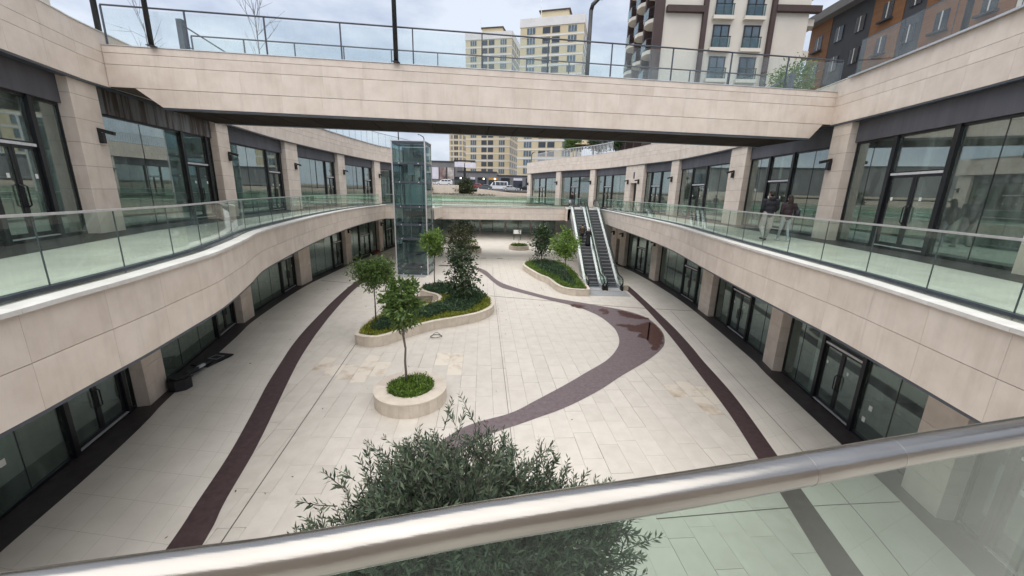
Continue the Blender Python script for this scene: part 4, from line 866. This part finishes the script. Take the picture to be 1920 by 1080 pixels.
def person(label, loc, face, H, mats, legs, arms, hair, extra=None, bulk=1.0, legw=1.0):
    """mats: top, trousers, shoes. legs: (knee, ankle) offsets per side; arms: (elbow, wrist) offsets. Local: x right, y forward"""
    s = H / 1.75; m = MB(); tags = []
    def seg(a, b, ra, rb, tag):
        a, b = Vector(a) * s, Vector(b) * s; ra *= s; rb *= s
        m.tube([a, a.lerp(b, .5), b], [ra, (ra + rb) / 2, rb], 10); ell(m, a, (ra,) * 3, 8); ell(m, b, (rb,) * 3, 8); tags.append((a, b, (ra + rb) / 2, tag))
    def blob(c, r, tag): ell(m, Vector(c) * s, tuple(x * s for x in r)); tags.append((Vector(c) * s, Vector(c) * s, min(r) * s, tag))
    blob((0, 0, .95), (.165 * bulk, .125 * bulk, .14), 0); blob((0, 0, 1.12), (.165 * bulk, .125 * bulk, .17), 0); blob((0, 0, 1.30), (.185 * bulk, .125 * bulk, .18), 0); blob((0, -.01, 1.41), (.17 * bulk, .09 * bulk, .07), 0)
    seg((0, -.01, 1.44), (0, .01, 1.54), .058, .055, 3)
    blob((0, .02, 1.635), (.075, .095, .115), 3); blob((0, .11, 1.62), (.012, .02, .02), 3)
    for sx_ in (-1, 1): blob((sx_ * .077, .01, 1.63), (.012, .02, .03), 3)
    for k, sx_ in enumerate((-1, 1)):
        hip = Vector((sx_ * .09, 0, .92)); kn = Vector(legs[k][0]); an = Vector(legs[k][1]); kn.x += sx_ * .10; an.x += sx_ * .10
        seg(hip, kn, .092 * bulk, .062 * legw, 1); seg(kn, an + Vector((0, 0, .03 if legw > 1 else 0)), .06 * legw, .042 * legw, 1)
        toe = an + Vector((sx_ * .02, .15, -.045)); seg(an + Vector((0, -.03, -.04)), toe, .045, .038, 2)
        sh = Vector((sx_ * .185 * bulk, -.01, 1.40)); el = Vector(arms[k][0]); wr = Vector(arms[k][1]); el.x *= sx_; wr.x *= sx_
        seg(sh, el, .062 * bulk, .048, 0); seg(el, wr, .047, .034, 0)
        d = (wr - el).normalized(); palm = wr + d * .06; seg(wr, palm, .03, .036, 3)
    me = bpy.data.meshes.new('tmp'); me.from_pydata(m.v, [], m.f); o = bpy.data.objects.new('tmp', me); col.objects.link(o)
    md = o.modifiers.new('r', 'REMESH'); md.mode = 'VOXEL'; md.voxel_size = .02; sm = o.modifiers.new('s', 'SMOOTH'); sm.iterations = 4; sm.factor = .5
    ev = o.evaluated_get(bpy.context.evaluated_depsgraph_get()); body = bpy.data.meshes.new_from_object(ev); bpy.data.objects.remove(o)
    # fingers, curled, added to the same mesh
    fm = MB()
    for k, sx_ in enumerate((-1, 1)):
        el = Vector(arms[k][0]); wr = Vector(arms[k][1]); el.x *= sx_; wr.x *= sx_; d = (wr - el).normalized(); p = wr + d * .07
        u = d.orthogonal().normalized(); w = d.cross(u)
        for q in range(4):
            b0 = (p + u * (.018 * (q - 1.5))) * s; L = (.06, .075, .07, .055)[q] * s
            fm.tube([b0, b0 + d * L * .55 + w * L * .1, b0 + d * L * .85 + w * L * .45], [.009 * s, .008 * s, .006 * s], 6)
        b0 = (wr + d * .03 + u * .035) * s; fm.tube([b0, b0 + (d * .6 + u * .7) * .03 * s, b0 + (d + u * .5 + w * .4) * .045 * s], [.01 * s, .009 * s, .007 * s], 6)
    nv = len(body.vertices); V = [tuple(v.co) for v in body.vertices] + fm.v; F = [tuple(p.vertices) for p in body.polygons]; nb_ = len(F); F += [tuple(i + nv for i in f) for f in fm.f]
    fin = bpy.data.meshes.new('person'); fin.from_pydata(V, [], F); bpy.data.meshes.remove(body)
    for mt in (*mats, 'skin'): fin.materials.append(MATS[mt])
    A = np.array([t[0] for t in tags]); B = np.array([t[1] for t in tags]); Rr = np.array([t[2] for t in tags]); T = np.array([t[3] for t in tags])
    idx = []
    for p in fin.polygons:
        if p.index >= nb_: idx.append(3); continue
        c = np.array(p.center); ab = B - A; L2 = (ab ** 2).sum(1) + 1e-9; tt = np.clip(((c - A) * ab).sum(1) / L2, 0, 1)
        idx.append(int(T[np.argmin(np.linalg.norm(A + ab * tt[:, None] - c, axis=1) - Rr)]))
    fin.polygons.foreach_set('material_index', idx); fin.polygons.foreach_set('use_smooth', [True] * len(F)); fin.update()
    M = Matrix.Translation(loc) @ Matrix.Rotation(face, 4, 'Z'); root = link(bpy.data.objects.new('person', fin), None, M, label, 'person', 'people in the mall')
    def child(name, mat, fn):
        q = MB(); fn(q); mm = bpy.data.meshes.new(name); mm.from_pydata([tuple(x * s for x in v) for v in q.v], [], q.f); mm.materials.append(MATS[mat]); mm.polygons.foreach_set('use_smooth', [True] * len(q.f))
        ob = bpy.data.objects.new(name, mm); link(ob, root, M)
    if hair == 'short': child('hair', 'hair_dark', lambda q: (ell(q, (0, .0, 1.675), (.083, .10, .085)), ell(q, (0, -.04, 1.63), (.075, .06, .08))))
    elif hair == 'long': child('hair', 'hair_dark', lambda q: (ell(q, (0, .0, 1.665), (.088, .105, .095)), ell(q, (0, -.07, 1.50), (.10, .055, .19)), ell(q, (0, -.09, 1.34), (.09, .045, .12))))
    elif hair == 'hat': child('hat', 'hat_white', lambda q: (ell(q, (0, .0, 1.70), (.10, .12, .09)), ell(q, (0, 0, 1.655), (.15, .16, .03)), ell(q, (0, -.05, 1.56), (.10, .07, .12))))
    if extra: extra(child)
    return root
std = [((0, .02, .5), (0, 0, .085)), ((0, .02, .5), (0, -.02, .085))]
def hood(q): q('hood', 'jacket_navy', lambda m: ell(m, (0, -.09, 1.47), (.12, .07, .08)))
# Z rotation 0 faces +Y, away from the camera
person('man in navy jacket and wide pale trousers walking away on the right gallery', (9.30, 14.45, ZG + .003), R(-4), 1.80, ('jacket_navy', 'trousers_light', 'shoe_dark'), [((-.02, .10, .50), (-.02, -.12, .13)), ((.02, .06, .50), (.0, .16, .085))], [((.27, -.03, 1.13), (.22, .14, .96)), ((.27, -.02, 1.13), (.23, .14, .97))], 'short', hood, bulk=1.22, legw=1.5)
def bagd(q):
    q('handbag', 'bag_dark', lambda m: (m.box((.30, -.02, 1.08), (.11, .26, .24)), m.tube([(.30, -.1, 1.2), (.22, -.06, 1.42), (.28, .06, 1.2)], .012, 5)))
    q('phone', 'bag_white', lambda m: m.box((.27, .17, .86), (.05, .012, .1)))
person('woman with long dark hair, plum jacket and pale jeans walking beside the man', (9.92, 14.35, ZG + .003), R(-10), 1.66, ('jacket_plum', 'jeans_pale', 'shoe_white'), [((-.01, .09, .50), (-.01, .19, .09)), ((.01, .02, .50), (.01, -.12, .11))], [((.25, -.05, 1.14), (.22, .08, .94)), ((.27, -.04, 1.14), (.26, .12, .94))], 'long', bagd, bulk=1.1)
person('person in blue jeans holding a white bag at the top of the left escalator', (5.95, 41.0, 5.63), R(60), 1.72, ('jacket_navy', 'jeans_blue', 'shoe_dark'), std, [((.25, .02, 1.14), (.22, .2, 1.0)), ((.25, .02, 1.14), (.22, .2, 1.0))], 'short', lambda q: q('bag', 'bag_white', lambda m: m.box((.2, .22, .72), (.12, .3, .35))))
def stepz(y): return .07 + max(0, math.floor((y - 29.45) / .4) - 1) * .2309
person('rider in brown patterned jacket on the left escalator', (6.15, 34.88, stepz(34.88) + .005), R(5), 1.70, ('jacket_camo', 'cloth_black', 'shoe_dark'), std, [((.26, .0, 1.14), (.24, .12, .95)), ((.26, .02, 1.14), (.25, .16, .98))], 'short', None, bulk=1.15)
person('rider with white head covering and black dress on the left escalator', (6.66, 34.50, stepz(34.50) + .005), R(-5), 1.64, ('cloth_black', 'cloth_black', 'shoe_dark'), std, [((.25, .0, 1.14), (.22, .14, .96)), ((.25, .0, 1.14), (.22, .14, .96))], 'hat', lambda q: q('skirt', 'cloth_black', lambda m: m.lathe([(.17, 1.0), (.2, .7), (.24, .3), (.25, .12), (.0, .12)], n=14)), bulk=1.1)

# ------------------------------------------------------------------ rails, lamps and plants on the upper terraces
balustrade('glass_balustrade', UR, .5, 12.9, ZUT + .03, 'glass railing on top of the near right parapet', o=-.03, h=1.15, plen=1.9, mat='glass_bridge', cap='steel_lip')
balustrade('glass_balustrade', UL, 25, 48, ZUT + .03, 'glass railing on top of the far left parapet', o=-.03, h=1.25, plen=1.2, mat='glass_bridge', cap='steel_lip')
t = thing('terrace_fence', 'grey fence of upright bars on the far right parapet', 'fence', (8.5, 48, ZUT))
for i in range(64):
    s = 41 + i * .28; bx('baluster', (*UR.off(s, -.02), ZUT + .53), (.05, .05, 1.0), 'alu', t)
part('top_rail', 'alu', t, lambda m: m.ring(UR, 41, 59, -.05, .01, ZUT + 1.03, ZUT + 1.09, .6))
def street_lamp(label, x, y, z, h, head=(.0, 0), r=.075, parent_group='black lamp posts'):
    t = thing('street_lamp', label, 'street lamp', (x, y, z), parent_group)
    bx('base_plate', (x, y, z + .01), (.2, .2, .02), 'frame', t)
    part('post', 'frame', t, lambda m: m.tube([(x, y, z + .02), (x, y, z + h)], [r, r * .9], 10), smooth=True)
    p = (x + head[0], y + head[1], z + h + .42); part('arm', 'frame', t, lambda m: m.tube([(x, y, z + h - .01), (x + head[0] * .2, y + head[1] * .2, z + h + .2), p], [r * .9, r * .9, r * .8], 10), smooth=True)
    bx('lamp_head', (p[0] + head[0] * .3, p[1] + head[1] * .3, p[2] + .02), (.2, .2, .07), 'frame', t)
street_lamp('tall black lamp post rising from the middle of the footbridge', -3.98, 14.08, 11.152, 5, (.5, .1))
street_lamp('black lamp post near the left end of the footbridge', -11.15, 13.15, 11.152, 5, (.5, .1), .07)
street_lamp('black lamp post behind the left parapet beside the footbridge', -13.2, 13.7, ZUT - .25, 5, (.5, .1), .08)
street_lamp('black lamp post with bent head on the rear of the footbridge', 2.86, 17.6, 11.1, 3.1, (.28, .0), .09)
street_lamp('black lamp post behind the near right parapet', *UR.off(9.6, -.5), ZUT - .25, 5, (-.5, .1), .08)
street_lamp('slim lamp post on the far left terrace above the lift', -11.6, 52, ZUT - .25, 2.2, (-.5, 0), .06)
street_lamp('slim lamp post beyond the far right shops', 2.8, 70, 7, 6.5, (.4, 0), .08)
street_lamp('slim dark post at the far left terrace railing', -13.0, 45.6, ZUT - .25, 4, (.3, 0), .06)
t = thing('stair_railing', 'dark sloping stair railing with thick post left of the footbridge', 'railing', (-12, 16.2, ZUT - .25))
bx('newel_post', (-12.35, 16.0, 12.05), (.2, .2, 1.75), 'steel_lip', t); bar('sloping_rail', (-12.3, 16.0, 12.75), (-9.7, 16.6, 11.15), .05, .05, 'steel_lip', t); bar('sloping_rail', (-12.3, 16.0, 12.1), (-10.6, 16.4, 11.1), .04, .04, 'steel_lip', t)
t = thing('stair_railing', 'grey thick end post of the railing at the right end of the footbridge', 'railing', (11.9, 18.4, 11.1))
bx('newel_post', (11.9, 18.6, 11.75), (.16, .16, 1.3), 'steel_lip', t); bar('sloping_rail', (11.8, 18.6, 12.3), (10.0, 18.5, 11.2), .05, .05, 'steel_lip', t)
def bare_tree(label, base, h, seed):
    r = np.random.default_rng(seed); t = thing('bare_tree', label, 'tree', base, 'bare trees on the left terrace'); b = np.array(base); m = MB()
    part('trunk', 'bark', t, lambda q: q.tube([b, b + [.03, 0, h * .5], b + [0, 0, h]], [.035, .022, .008], 6))
    for i in range(13):
        s = b + [0, 0, h * (.12 + .8 * r.random())]; d = r.normal(size=3); d[2] = abs(d[2]) + .8; d /= np.linalg.norm(d); L = h * (.25 + .3 * r.random())
        e = s + d * L; m.tube([s, (s + e) / 2 + r.normal(0, .04, 3), e], [.009, .007, .003], 4)
        for j in range(2): e2 = e + (d + r.normal(0, .5, 3)) * L * .35; m.tube([s + d * L * (.5 + .3 * j), e2], [.007, .003], 4)
    m.build('branches', 'bark', t)
bare_tree('leafless bushy tree behind the left end of the footbridge', (-16.3, 19, ZUT - .25), 2.6, 51); bare_tree('leafless tall sapling behind the footbridge railing', (-11.3, 18.8, ZUT - .25), 3.4, 52)
tree('tree', 'leafy shrub on the right terrace behind the footbridge', (14.3, 22.5, ZUT - .25), (13.0, .9, 1.1), 'leaf_tree', 2600, .2, .3, 53, group='trees on the right terrace', clumps=40)
for i, (x, y, r_, lab) in enumerate(((7.3, 51.5, 1.1, 'rounded green tree left of the terrace pergola'), (10.2, 50.5, 1.2, 'dark green tree right of the terrace pergola'), (11.9, 48.5, .9, 'smaller dark tree at the right of the terrace pergola'))):
    tree('tree', lab, (x, y, ZUT - .25), (13.3, 1.0, r_), ('leaf_tree', 'leaf_magnolia', 'leaf_magnolia')[i], 2600, .26, .35, 54 + i, group='trees on the right terrace', clumps=40, trunk_r=.08)
t = thing('pergola', 'wooden pergola on the far right terrace', 'pergola', (8.6, 51.5, ZUT - .25))
for x, y in ((7.6, 51), (9.6, 50.5), (7.9, 53), (9.9, 52.5)): bx('post', (x, y, 12.05), (.12, .12, 1.6), 'wood', t)
for k in range(7): bx('rafter', (7.3 + .42 * k, 51.75, 12.95), (.08, 2.8, .12), 'wood', t)
bx('beam', (8.6, 50.75, 12.85), (2.9, .12, .08), 'wood', t, R(-14)); bx('beam', (8.9, 52.75, 12.85), (2.9, .12, .08), 'wood', t, R(-14))
surf('canvas', (.55, .45, .28), (.45, .36, .22), scale=2, rough=.8)
m = MB(); m.add([(7.2, 50.2, 13.05), (10.2, 50.2, 13.05), (10.2, 53, 13.05), (7.2, 53, 13.05), (8.7, 51.6, 13.75)], [(0, 1, 4), (1, 2, 4), (2, 3, 4), (3, 0, 4), (3, 2, 1, 0)]); m.build('canvas_roof', 'canvas', t)

# ------------------------------------------------------------------ buildings beyond
surf('render_yellow', (.60, .515, .34), (.55, .47, .31), scale=.3, rough=.8); surf('render_white', (.70, .69, .68), (.62, .61, .60), scale=.3, rough=.8)
surf('render_cream', (.66, .62, .55), (.60, .56, .50), scale=.3, rough=.8); surf('trim_brown', (.060, .034, .032), (.045, .026, .025), scale=1, rough=.6)
surf('clad_orange', (.24, .115, .05), (.19, .088, .038), scale=1.2, rough=.6, stretch=(.3, .3, 6)); surf('clad_dark', (.055, .06, .07), (.045, .05, .058), scale=.6, rough=.6)
surf('mall_grey', (.20, .20, .205), (.16, .16, .165), scale=.4, rough=.7); surf('sign_orange', (.55, .28, .06), rough=.5); surf('sign_white', (.72, .70, .78), (.62, .6, .7), scale=1, rough=.5)
def tower(label, C, th, w, d, zb, zt, fh):
    a = R(th); u = np.array([-math.cos(a), math.sin(a)]); v = np.array([math.sin(a), math.cos(a)])
    t = thing('tower_block', label, 'tower', (*(C + u * w / 2 + v * d / 2), zb), 'yellow tower blocks'); ra = -a
    ctr = C + u * w / 2 + v * d / 2; bx('wall', (*ctr, (zb + zt) / 2), (w, d, zt - zb), 'render_yellow', t, ra)
    bx('parapet', (*ctr, zt + 1.1), (w + .4, d + .4, 2.6), 'render_white', t, ra); bx('penthouse', (*(ctr), zt + 4.2), (w * .45, d * .5, 3.4), 'render_yellow', t, ra); bx('penthouse_roof', (*ctr, zt + 6.0), (w * .5, d * .55, .35), 'trim_brown', t, ra)
    p = C + u * w * .68; bx('mast', (*(p + v * .8), zt + 4.5), (.18, .18, 7), 'alu', t)
    nf = int((zt - zb) / fh)
    for k in range(nf):
        z = zt - (k + .55) * fh
        bx('floor_band', (*ctr, z - fh * .5 + .1), (w + .16, d + .16, .5), 'render_white', t, ra)
        for f0, f1, mt in ((.11, .24, 'win_blue'), (.36, .48, 'win_dark'), (.51, .63, 'win_dark'), (.76, .89, 'win_blue')):
            ww = (f1 - f0) * w; q = C + u * w * (1 - (f0 + f1) / 2) - v * .03; wi = bx('window', (*q, z + .2), (ww, .12, fh * .62), mt, t, ra)
            if mt == 'win_blue':
                for e in (-.17, .17): bx('window_frame', (*(q + u * ww * e - v * .07), z + .2), (.09, .05, fh * .62), 'render_white', wi, ra)
        for j in range(5):
            q = C + v * d * (.12 + .19 * j) - u * .03; bx('window', (*q, z + .2), (.12, d * .1, fh * .55), 'win_dark', t, ra)
    return t
tower('farther yellow tower block with white bands, left of the pair', np.array([-2.6, 175.0]), 12, 19.5, 22.6, 9, 67.5, 2.95)
tower('nearer yellow tower block with white bands, right of the pair', np.array([21.65, 145.0]), 15, 21.7, 17, 9, 62.2, 3.05)
tower('low yellow block half hidden left of the farther tower', np.array([-29.5, 230.0]), 10, 8, 12, 9, 41, 3.0)
# apartment block right behind the footbridge
ab = thing('apartment_block', 'cream apartment block with brown trim and window balconies behind the footbridge', 'building', (21.8, 50, 11.2))
K = 1.1; AX = lambda x: x * K; AZ = lambda z: 7.1 + (z - 7.1) * K; YF = 44.0
bx('wall', (21.6, 51.0, 24), (14.4, 14, 26), 'render_cream', ab)
for x in (16.75, 22.85): bx('trim', (AX(x), YF - .12, 24), (.42, .5, 25.8), 'trim_brown', ab)
for z in (AZ(23.45), AZ(20.75) - 5.6, AZ(23.45) + 5.7):
    bx('trim', (AX(14.9), YF - .14, z), (AX(3.3), .6, .55), 'trim_brown', ab); bx('trim', (AX(25.0), YF - .14, z + .25), (AX(4.0), .6, .55), 'trim_brown', ab)
for k in range(-2, 4):
    z = AZ(21.4) + (k - 1) * 2.84 + 2.84
    for x in (18.4, 21.2):
        w_ = bx('window', (AX(x), YF - .03, z), (1.62, .14, 2.0), 'win_blue', ab)
        for dx in (-.76, 0, .76): bx('window_frame', (AX(x) + dx, YF - .12, z), (.09, .08, 2.0), 'frame', w_)
        bx('window_frame', (AX(x), YF - .12, z + .97), (1.7, .08, .1), 'frame', w_)
        bl = bx('balcony', (AX(x), YF - .2, z - 1.25), (2.1, .5, .32), 'render_cream', ab)
        bx('balcony_rail', (AX(x), YF - .40, z - .1), (1.85, .05, .06), 'frame', bl); bx('balcony_glass', (AX(x), YF - .38, z - .6), (1.8, .02, .95), 'glass_lift', bl)
        for dx in (-.9, .9): bx('balcony_post', (AX(x) + dx, YF - .3, z - .58), (.05, .05, 1.0), 'frame', bl)
    # rounded corner balconies on the left side
    for yy in (45.6, 49.0, 52.4):
        m = MB(); m.poly([(14.42, yy - 1.3), (13.7, yy - 1.2), (13.2, yy - .7), (13.05, yy), (13.2, yy + .7), (13.7, yy + 1.2), (14.42, yy + 1.3)], z - 1.5, z - 1.15); b_ = m.build('balcony', 'render_cream', ab)
        m = MB(); m.tube([(14.3, yy - 1.25, z - .1), (13.7, yy - 1.15, z - .1), (13.15, yy - .6, z - .1), (13.1, yy, z - .1), (13.15, yy + .6, z - .1), (13.7, yy + 1.15, z - .1), (14.3, yy + 1.25, z - .1)], .04, 5); m.build('balcony_rail', 'frame', b_)
        bx('balcony_glass', (13.12, yy, z - .62), (.03, 1.6, .95), 'glass_lift', b_); bx('window', (14.38, yy, z), (.1, 1.6, 2.1), 'win_dark', ab)
    m = MB(); m.poly([(28.82, 44.2), (29.6, 44.3), (30.0, 45), (30.0, 46.2), (28.82, 46.6)], z - 1.6, z - 1.0); m.build('balcony', 'render_cream', ab); bx('window', (28.86, 45.4, z + .1), (.1, 1.4, 2.0), 'win_dark', ab)
for yy in (44.05, 47.3, 50.7, 54.2): bx('brown_fin', (13.95, yy, 24), (.9, .45, 25.6), 'trim_brown', ab)
bx('eave', (21.6, 51, 37.2), (16, 15.5, .5), 'trim_brown', ab)
# brown and grey block at the right edge
bb_ = thing('apartment_block', 'orange and dark grey clad block with small windows at the upper right', 'building', (45, 32, 11.2))
bx('core', (45.05, 30, 19.6), (16.4, 50, 16.8), 'clad_dark', bb_); bx('cornice', (44.6, 30, 28.3), (18, 51, .9), 'mall_grey', bb_)
yb = [(55, 51.6, 'clad_orange'), (51.6, 46.0, 'clad_dark'), (46.0, 42.4, 'clad_orange'), (42.4, 40.2, 'clad_dark'), (40.2, 33, 'clad_orange'), (33, 27, 'render_cream'), (27, 20, 'render_white'), (20, 10, 'clad_dark')]
for y1, y0, mt in yb:
    bx('cladding_panel', (36.75, (y0 + y1) / 2, 19.6), (.2 if mt != 'clad_dark' else .12, y1 - y0 - .05, 16.6), mt, bb_)
    nw = max(1, int((y1 - y0) / 2.6))
    for j in range(nw):
        for k in range(5):
            y = y0 + (y1 - y0) * (j + .5) / nw; w_ = bx('window', (36.66, y, 13.2 + k * 3.1), (.14, 1.1, 1.5), 'win_dark', bb_); bx('window_frame', (36.57, y, 13.2 + k * 3.1), (.06, .08, 1.5), 'render_white', w_)
            if mt == 'clad_orange': bx('balcony_slab', (36.5, y, 12.3 + k * 3.1), (.5, 1.5, .16), 'clad_dark', bb_)
t = thing('garden_wall', 'pale parapet wall at the upper left corner beyond the gallery', 'wall', (-24, 21, ZUT - .25))
bx('wall_panel', (-26.5, 21.0, 13.6), (8, .4, 4.5), 'render_cream', t); bx('wall_cap', (-26.5, 21.0, 15.9), (8.2, .6, .12), 'coping', t)
# low grey mall across the road
ml_ = thing('low_mall', 'low grey shop building with posters across the far road', 'building', (-14, 136, 8))
for x0, x1, zt in ((-60, -18.5, 16.4), (-18.5, -5.8, 13.5), (-5.8, 24, 12.55)): bx('wall', ((x0 + x1) / 2, 137, (7 + zt) / 2), (x1 - x0 - .02, 14, zt - 7), 'mall_grey', ml_); bx('roof_edge', ((x0 + x1) / 2, 129.9, zt - .15), (x1 - x0 - .02, .3, .35), 'clad_dark', ml_)
for i, (x, mt) in enumerate(((-33, 'win_dark'), (-30.5, 'win_blue'), (-28, 'poster_a'), (-25.6, 'sign_white'), (-23.2, 'poster_b'), (-20.6, 'poster_c'))):
    if mt.startswith('poster'): surf(mt, ((.55, .5, .5), (.4, .3, .28), (.6, .58, .55))[i % 3], ((.12, .1, .1), (.1, .06, .06), (.2, .15, .14))[i % 3], scale=.6, rough=.5)
    p_ = bx('poster_window', (x, 129.95, 12.6), (2.1, .2, 3.6), mt, ml_); bx('window_frame', (x + 1.15, 129.85, 12.6), (.15, .2, 3.7), 'frame', p_)
emit('lamp_warm', (1.0, .78, .45), 2.2)
for i, x in enumerate((-18, -14.2, -10.6, -7, -3, 1, 5)):
    bx('shop_window', (x, 129.96, 9.3), (2.9, .2, 2.9), 'win_dark', ml_); s_ = bx('shop_sign', (x, 129.8, 11.25), (2.8, .3, .7), ('frame', 'sign_white', 'frame', 'sign_orange', 'frame', 'sign_white', 'frame')[i], ml_)
    if i in (0, 2, 3): bx('sign_lamp', (x + .6, 129.6, 11.2), (.45, .12, .4), 'lamp_warm', s_)
# retaining walls, hedge and pylon sign
t = thing('retaining_wall', 'sandy stone retaining wall left of the pylon sign', 'wall', (-14.9, 85, 5.6))
for k in range(5): bx('stone_panel', (-17.2 + 1.2 * k, 85, 7.0), (1.19, .5, 2.7), 'stone_pale', t)
t = thing('retaining_wall', 'sloping sandy stone retaining wall below the parked cars', 'wall', (-2.5, 85, 5.6))
for k in range(9):
    m = MB(); x0 = -7.9 + 1.3 * k; z0 = 7.75 - .12 * k; m.hexa([(x0, 84.7, 5.5), (x0 + 1.29, 84.7, 5.5), (x0 + 1.29, 85.2, 5.5), (x0, 85.2, 5.5)], [(x0, 84.7, z0), (x0 + 1.29, 84.7, z0 - .12), (x0 + 1.29, 85.2, z0 - .12), (x0, 85.2, z0)]); m.build('stone_panel', 'stone_pale', t)
tree('shrub', 'rounded green shrub at the foot of the pylon sign', (-10.2, 86, 6.0), (7.9, 1.9, 1.6), 'hedge', 2600, .4, .4, 61, group='shrubs by the retaining walls', clumps=40, cat='shrub')
tree('shrub', 'low dark shrub left of the pylon sign', (-12.2, 86, 5.8), (7.2, 1.2, 1.2), 'hedge', 1500, .4, .4, 62, group='shrubs by the retaining walls', clumps=30, cat='shrub')
tree('shrub', 'small dark shrub at the left end of the retaining wall', (-18.6, 84, 5.8), (7.4, 1.5, 1.0), 'hedge', 1200, .35, .4, 63, group='shrubs by the retaining walls', clumps=30, cat='shrub')
hd = MB()
rr_ = np.random.default_rng(64); xy = np.c_[rr_.uniform(-18, -4, 4000), rr_.uniform(82.0, 84.3, 4000)]; v, f = leaves(np.c_[xy, 5.6 + rr_.random(4000) * .9], rr_.normal(size=(4000, 3)) + [0, 0, .6], .3 * (.6 + .7 * rr_.random(4000)), .4, rr_)
fastmesh('ground_cover', v, f, 'hedge', None, c=(-11, 83, 5.6), label='strip of low dark planting before the retaining walls', cat='ground cover', kind='stuff')
t = thing('pylon_sign', 'dark pylon carrying a white and lilac sign box beside the road', 'sign', (-11.8, 95, 7))
bx('post', (-11.8, 95, 10.2), (.55, .4, 6.6), 'frame', t); bx('sign_box', (-13.0, 94.7, 13.15), (2.2, .5, 1.1), 'sign_white', t, R(12)); bx('sign_box', (-10.4, 94.7, 13.05), (2.6, .5, 1.1), 'sign_white', t, R(-14)); bx('sign_top', (-11.8, 95, 14.0), (5.0, .7, .3), 'frame', t)

# ------------------------------------------------------------------ parked cars
for nm, c in (('paint_white', (.72, .73, .74)), ('paint_silver', (.48, .50, .52)), ('paint_red', (.35, .05, .04)), ('paint_grey', (.10, .12, .13)), ('paint_black', (.02, .02, .025))): surf(nm, c, tuple(x * .95 for x in c), scale=1, rough=.25)
surf('car_light', (.7, .6, .5), rough=.2)
PROF = {'sedan': [(0, .32), (0, .62), (.04, .74), (.24, .84), (.38, 1.0 - .0), (.46, 1.38), (.58, 1.45), (.76, 1.40), (.90, 1.02), (.985, .95), (1, .6), (.99, .32)],
        'suv': [(0, .36), (0, .75), (.03, .92), (.22, 1.02), (.33, 1.5), (.45, 1.66), (.9, 1.64), (.98, 1.1), (1, .75), (.99, .36)],
        'van': [(0, .38), (0, .9), (.03, 1.1), (.12, 1.25), (.24, 2.15), (.34, 2.42), (.97, 2.42), (1, 2.2), (1, .4)]}
def car(kind, label, x, y, z, L, paint, flip=False, width=1.8):
    t = thing('parked_car' if kind != 'van' else 'parked_van', label, 'car' if kind != 'van' else 'van', (x, y, z), 'vehicles on the far road')
    pr = PROF[kind]; sg = -1 if flip else 1; n = len(pr); X = lambda u: x + sg * (u - .5) * L
    belt = .95 if kind == 'sedan' else 1.1 if kind == 'suv' else 1.35
    m = MB(); v = []
    for w in (-1, -.92, .92, 1):
        for u, h in pr:
            k = 1 if abs(w) < 1 else .96
            tuck = max(0, (h - belt)) * .22
            v.append((X(.5 + (u - .5) * (1 if abs(w) < 1 else .985)), y + w * (width / 2 - tuck), z + (h if abs(w) < 1 else .34 + (h - .34) * .96)))
    f = [(r * n + i, r * n + (i + 1) % n, (r + 1) * n + (i + 1) % n, (r + 1) * n + i) for r in range(3) for i in range(n)] + [tuple(range(n)), tuple(3 * n + i for i in range(n - 1, -1, -1))]
    m.add(v, f); fix(m.build('body', paint, t))
    top = max(h for _, h in pr)
    wins = {'sedan': [(.40, .56), (.585, .80)], 'suv': [(.33, .52), (.545, .72), (.745, .92)], 'van': [(.22, .36), (.40, .60), (.62, .80), (.82, .95)]}[kind]
    for a, b in wins:
        for sy in (-1, 1):
            q = MB(); yo = lambda h: y + sy * (width / 2 - max(0, h - belt) * .22 + .012); h0, h1 = belt + .04, top - .14
            sk = .05 if a == wins[0][0] else 0; sk2 = .05 if (b == wins[-1][1] and kind == 'sedan') else 0
            q.add([(X(a), yo(h0), z + h0), (X(b), yo(h0), z + h0), (X(b - sk2), yo(h1), z + h1), (X(a + sk), yo(h1), z + h1)] + [(X(a), yo(h0) - sy * .04, z + h0), (X(b), yo(h0) - sy * .04, z + h0), (X(b - sk2), yo(h1) - sy * .04, z + h1), (X(a + sk), yo(h1) - sy * .04, z + h1)], BF); q.build('side_window', 'win_dark', t)
    for u in (.17, .81):
        for sy in (-1, 1):
            w_ = part('wheel', 'rubber', t, lambda q: q.tube([(X(u), y + sy * (width / 2 - .2), z + .33), (X(u), y + sy * (width / 2 + .01), z + .33)], .33, 16))
            part('rim', 'alu', w_, lambda q: q.tube([(X(u), y + sy * (width / 2 + .008), z + .33), (X(u), y + sy * (width / 2 + .025), z + .33)], .2, 12))
    for sy in (-1, 1): bx('headlight', (X(.012), y + sy * width * .36, z + .66), (.1, .34, .14), 'car_light', t); bx('tail_light', (X(.99), y + sy * width * .38, z + .8), (.08, .25, .16), 'paint_red', t)
    return t
car('van', 'white van parked across the far road', -4.7, 113, 7.62, 5.6, 'paint_white', False, 2.0)
car('sedan', 'silver saloon car parked in front of the white van', -.9, 107, 7.5, 4.5, 'paint_silver', True)
car('suv', 'white estate car parked above the left retaining wall', -19.6, 112, 8.55, 4.5, 'paint_white', False)
car('sedan', 'white car half hidden by the lift, left of the estate car', -24.4, 113, 8.6, 4.3, 'paint_white', True)
car('sedan', 'red car behind the shrub beside the pylon sign', -11.2, 116, 8.0, 4.2, 'paint_red')
car('sedan', 'dark grey car left of the white van', -8.3, 109, 7.65, 4.4, 'paint_grey')
car('suv', 'black car at the right of the silver saloon', 3.4, 112, 7.55, 4.4, 'paint_black')
